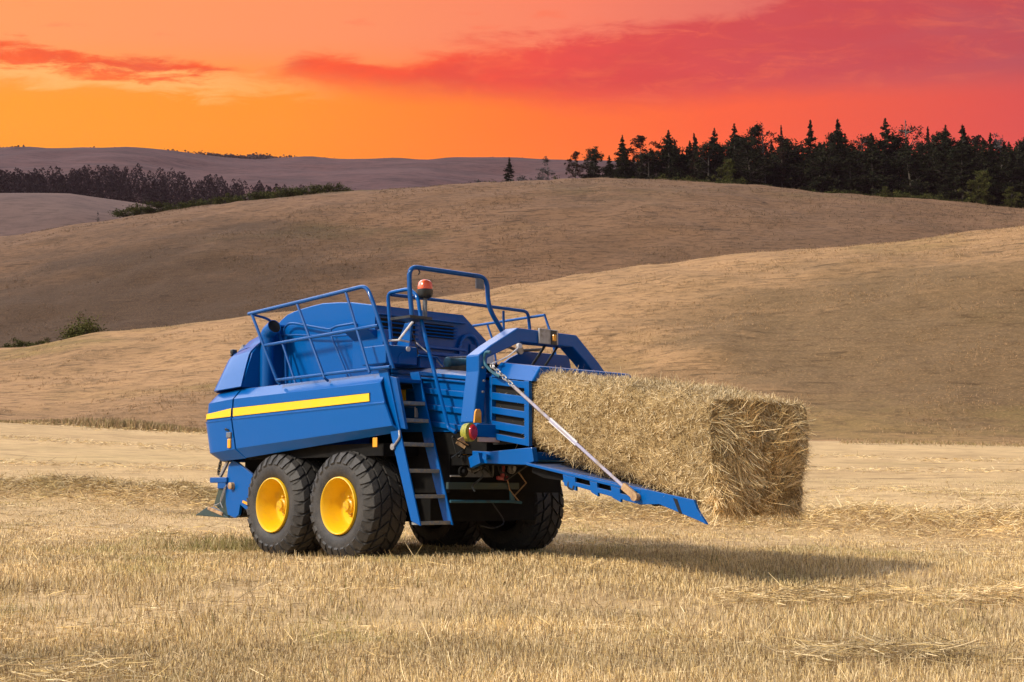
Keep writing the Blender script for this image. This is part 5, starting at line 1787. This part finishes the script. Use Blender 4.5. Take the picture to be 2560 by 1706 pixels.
# hedge of bushes over the left shoulder of the far hill
HEDGE = [(305, 528), (335, 517), (370, 512), (410, 506), (445, 509), (480, 505), (515, 502), (560, 497), (605, 486), (650, 480), (690, 474), (725, 470), (760, 474), (800, 480), (840, 484)]
for k, (px, yt) in enumerate(HEDGE):
    lab = 'bush in the hedge running along the left crest of the far hill'
    if k == 0:
        lab = 'first bush of the crest hedge, at its lower left end'
    elif k == 11:
        lab = 'highest bush of the crest hedge, in its upper right half'
    elif k == len(HEDGE) - 1:
        lab = 'last faint bush of the crest hedge, at its upper right end'
    plant(['shrub_a', 'shrub_b', 'shrub_a'][k % 3], px, 276.5, max(2.8, h_of(px, yt, 276.5)), lab, 'bush', 'hedge bushes on the left crest', 1.25)
plant('birch_b', 229, 284, max(2.0, h_of(229, 520, 284)), 'thin bare sapling on the crest left of the hedge', 'tree', None, 0.5)
plant('shrub_c', 205, 114, max(3.0, h_of(205, 776, 114)), 'round green bush on the golden slope at the left', 'bush', None, 1.15)
plant('shrub_b', 40, 113, max(1.6, h_of(40, 838, 113)), 'low scrubby bush at the left edge, left of the round green bush', 'bush', None, 1.0)
plant('shrub_b', 110, 111, 0.9, 'ground-hugging scrub between the left-edge bush and the round green bush', 'bush', None, 1.6)

# haze: one box of thin air round the scene, below the sky
m = MB().box(-1500, 1500, -80, 2000, -8, 470)
m_h = bpy.data.materials.new('thin_haze')
m_h.use_nodes = True
q = NT(m_h.node_tree)
pv = q.add('ShaderNodeVolumePrincipled')
pv.inputs['Color'].default_value = (0.60, 0.37, 0.43, 1)
pv.inputs['Density'].default_value = 0.000055
q.l.new(pv.outputs[0], q.add('ShaderNodeOutputMaterial').inputs['Volume'])
hz = m.build('haze', m_h)
tag(hz, kind='stuff')

# far wood below the pale hill's skyline: one dark mass
C = []
for k in range(900):
    Yd = RNG.uniform(690, 900)
    px = RNG.uniform(-500, 1010)
    X_ = (px - 1280) / 3500 * Yd
    z = float(ridge_z(np.array([X_]), np.array([Yd]))[0])
    h = RNG.uniform(11, 17)
    n = 190
    tt = RNG.random(n) ** 1.3
    rad = (1 - tt) ** 0.6 * h * 0.3
    a = RNG.uniform(0, 2 * PI, n)
    C.append(np.stack([X_ + rad * np.cos(a), Yd + rad * np.sin(a), z + tt * h], 1))
C = np.concatenate(C)
fw_ = link('far_wood', quads_mesh('far_wood', cards(C, RNG.uniform(0.6, 1.4, len(C)), aspect=0.8), 4, LEAF, leaf_tint(C, [(0.012, 0.009, 0.010), (0.017, 0.013, 0.013)])))
tag(fw_, 'dark far wood on the slope at the left below the distant ridge', 'wood', kind='stuff')
# tree line along the distant ridge
C = []
for k in range(1100):
    px = RNG.uniform(-500, 1700)
    Yd = RNG.uniform(1700, 1830)
    X_ = (px - 1280) / 3500 * Yd
    z = float(ridge_z(np.array([X_]), np.array([Yd]))[0])
    h = RNG.uniform(2.5, 6.5) * (0.4 + vnoise(X_ / 30, 1.0))
    n = 34
    C.append(np.array([X_, Yd, z]) + RNG.normal(0, 1, (n, 3)) * np.array([5.0, 3.0, h * 0.25]) + np.array([0, 0, h * 0.4]))
C = np.concatenate(C)
rl = link('ridge_tree_line', quads_mesh('ridge_tree_line', cards(C, RNG.uniform(1.5, 4.0, len(C)), aspect=0.8), 4, LEAF, leaf_tint(C, [(0.04, 0.03, 0.028), (0.055, 0.04, 0.034)])))
tag(rl, kind='stuff')
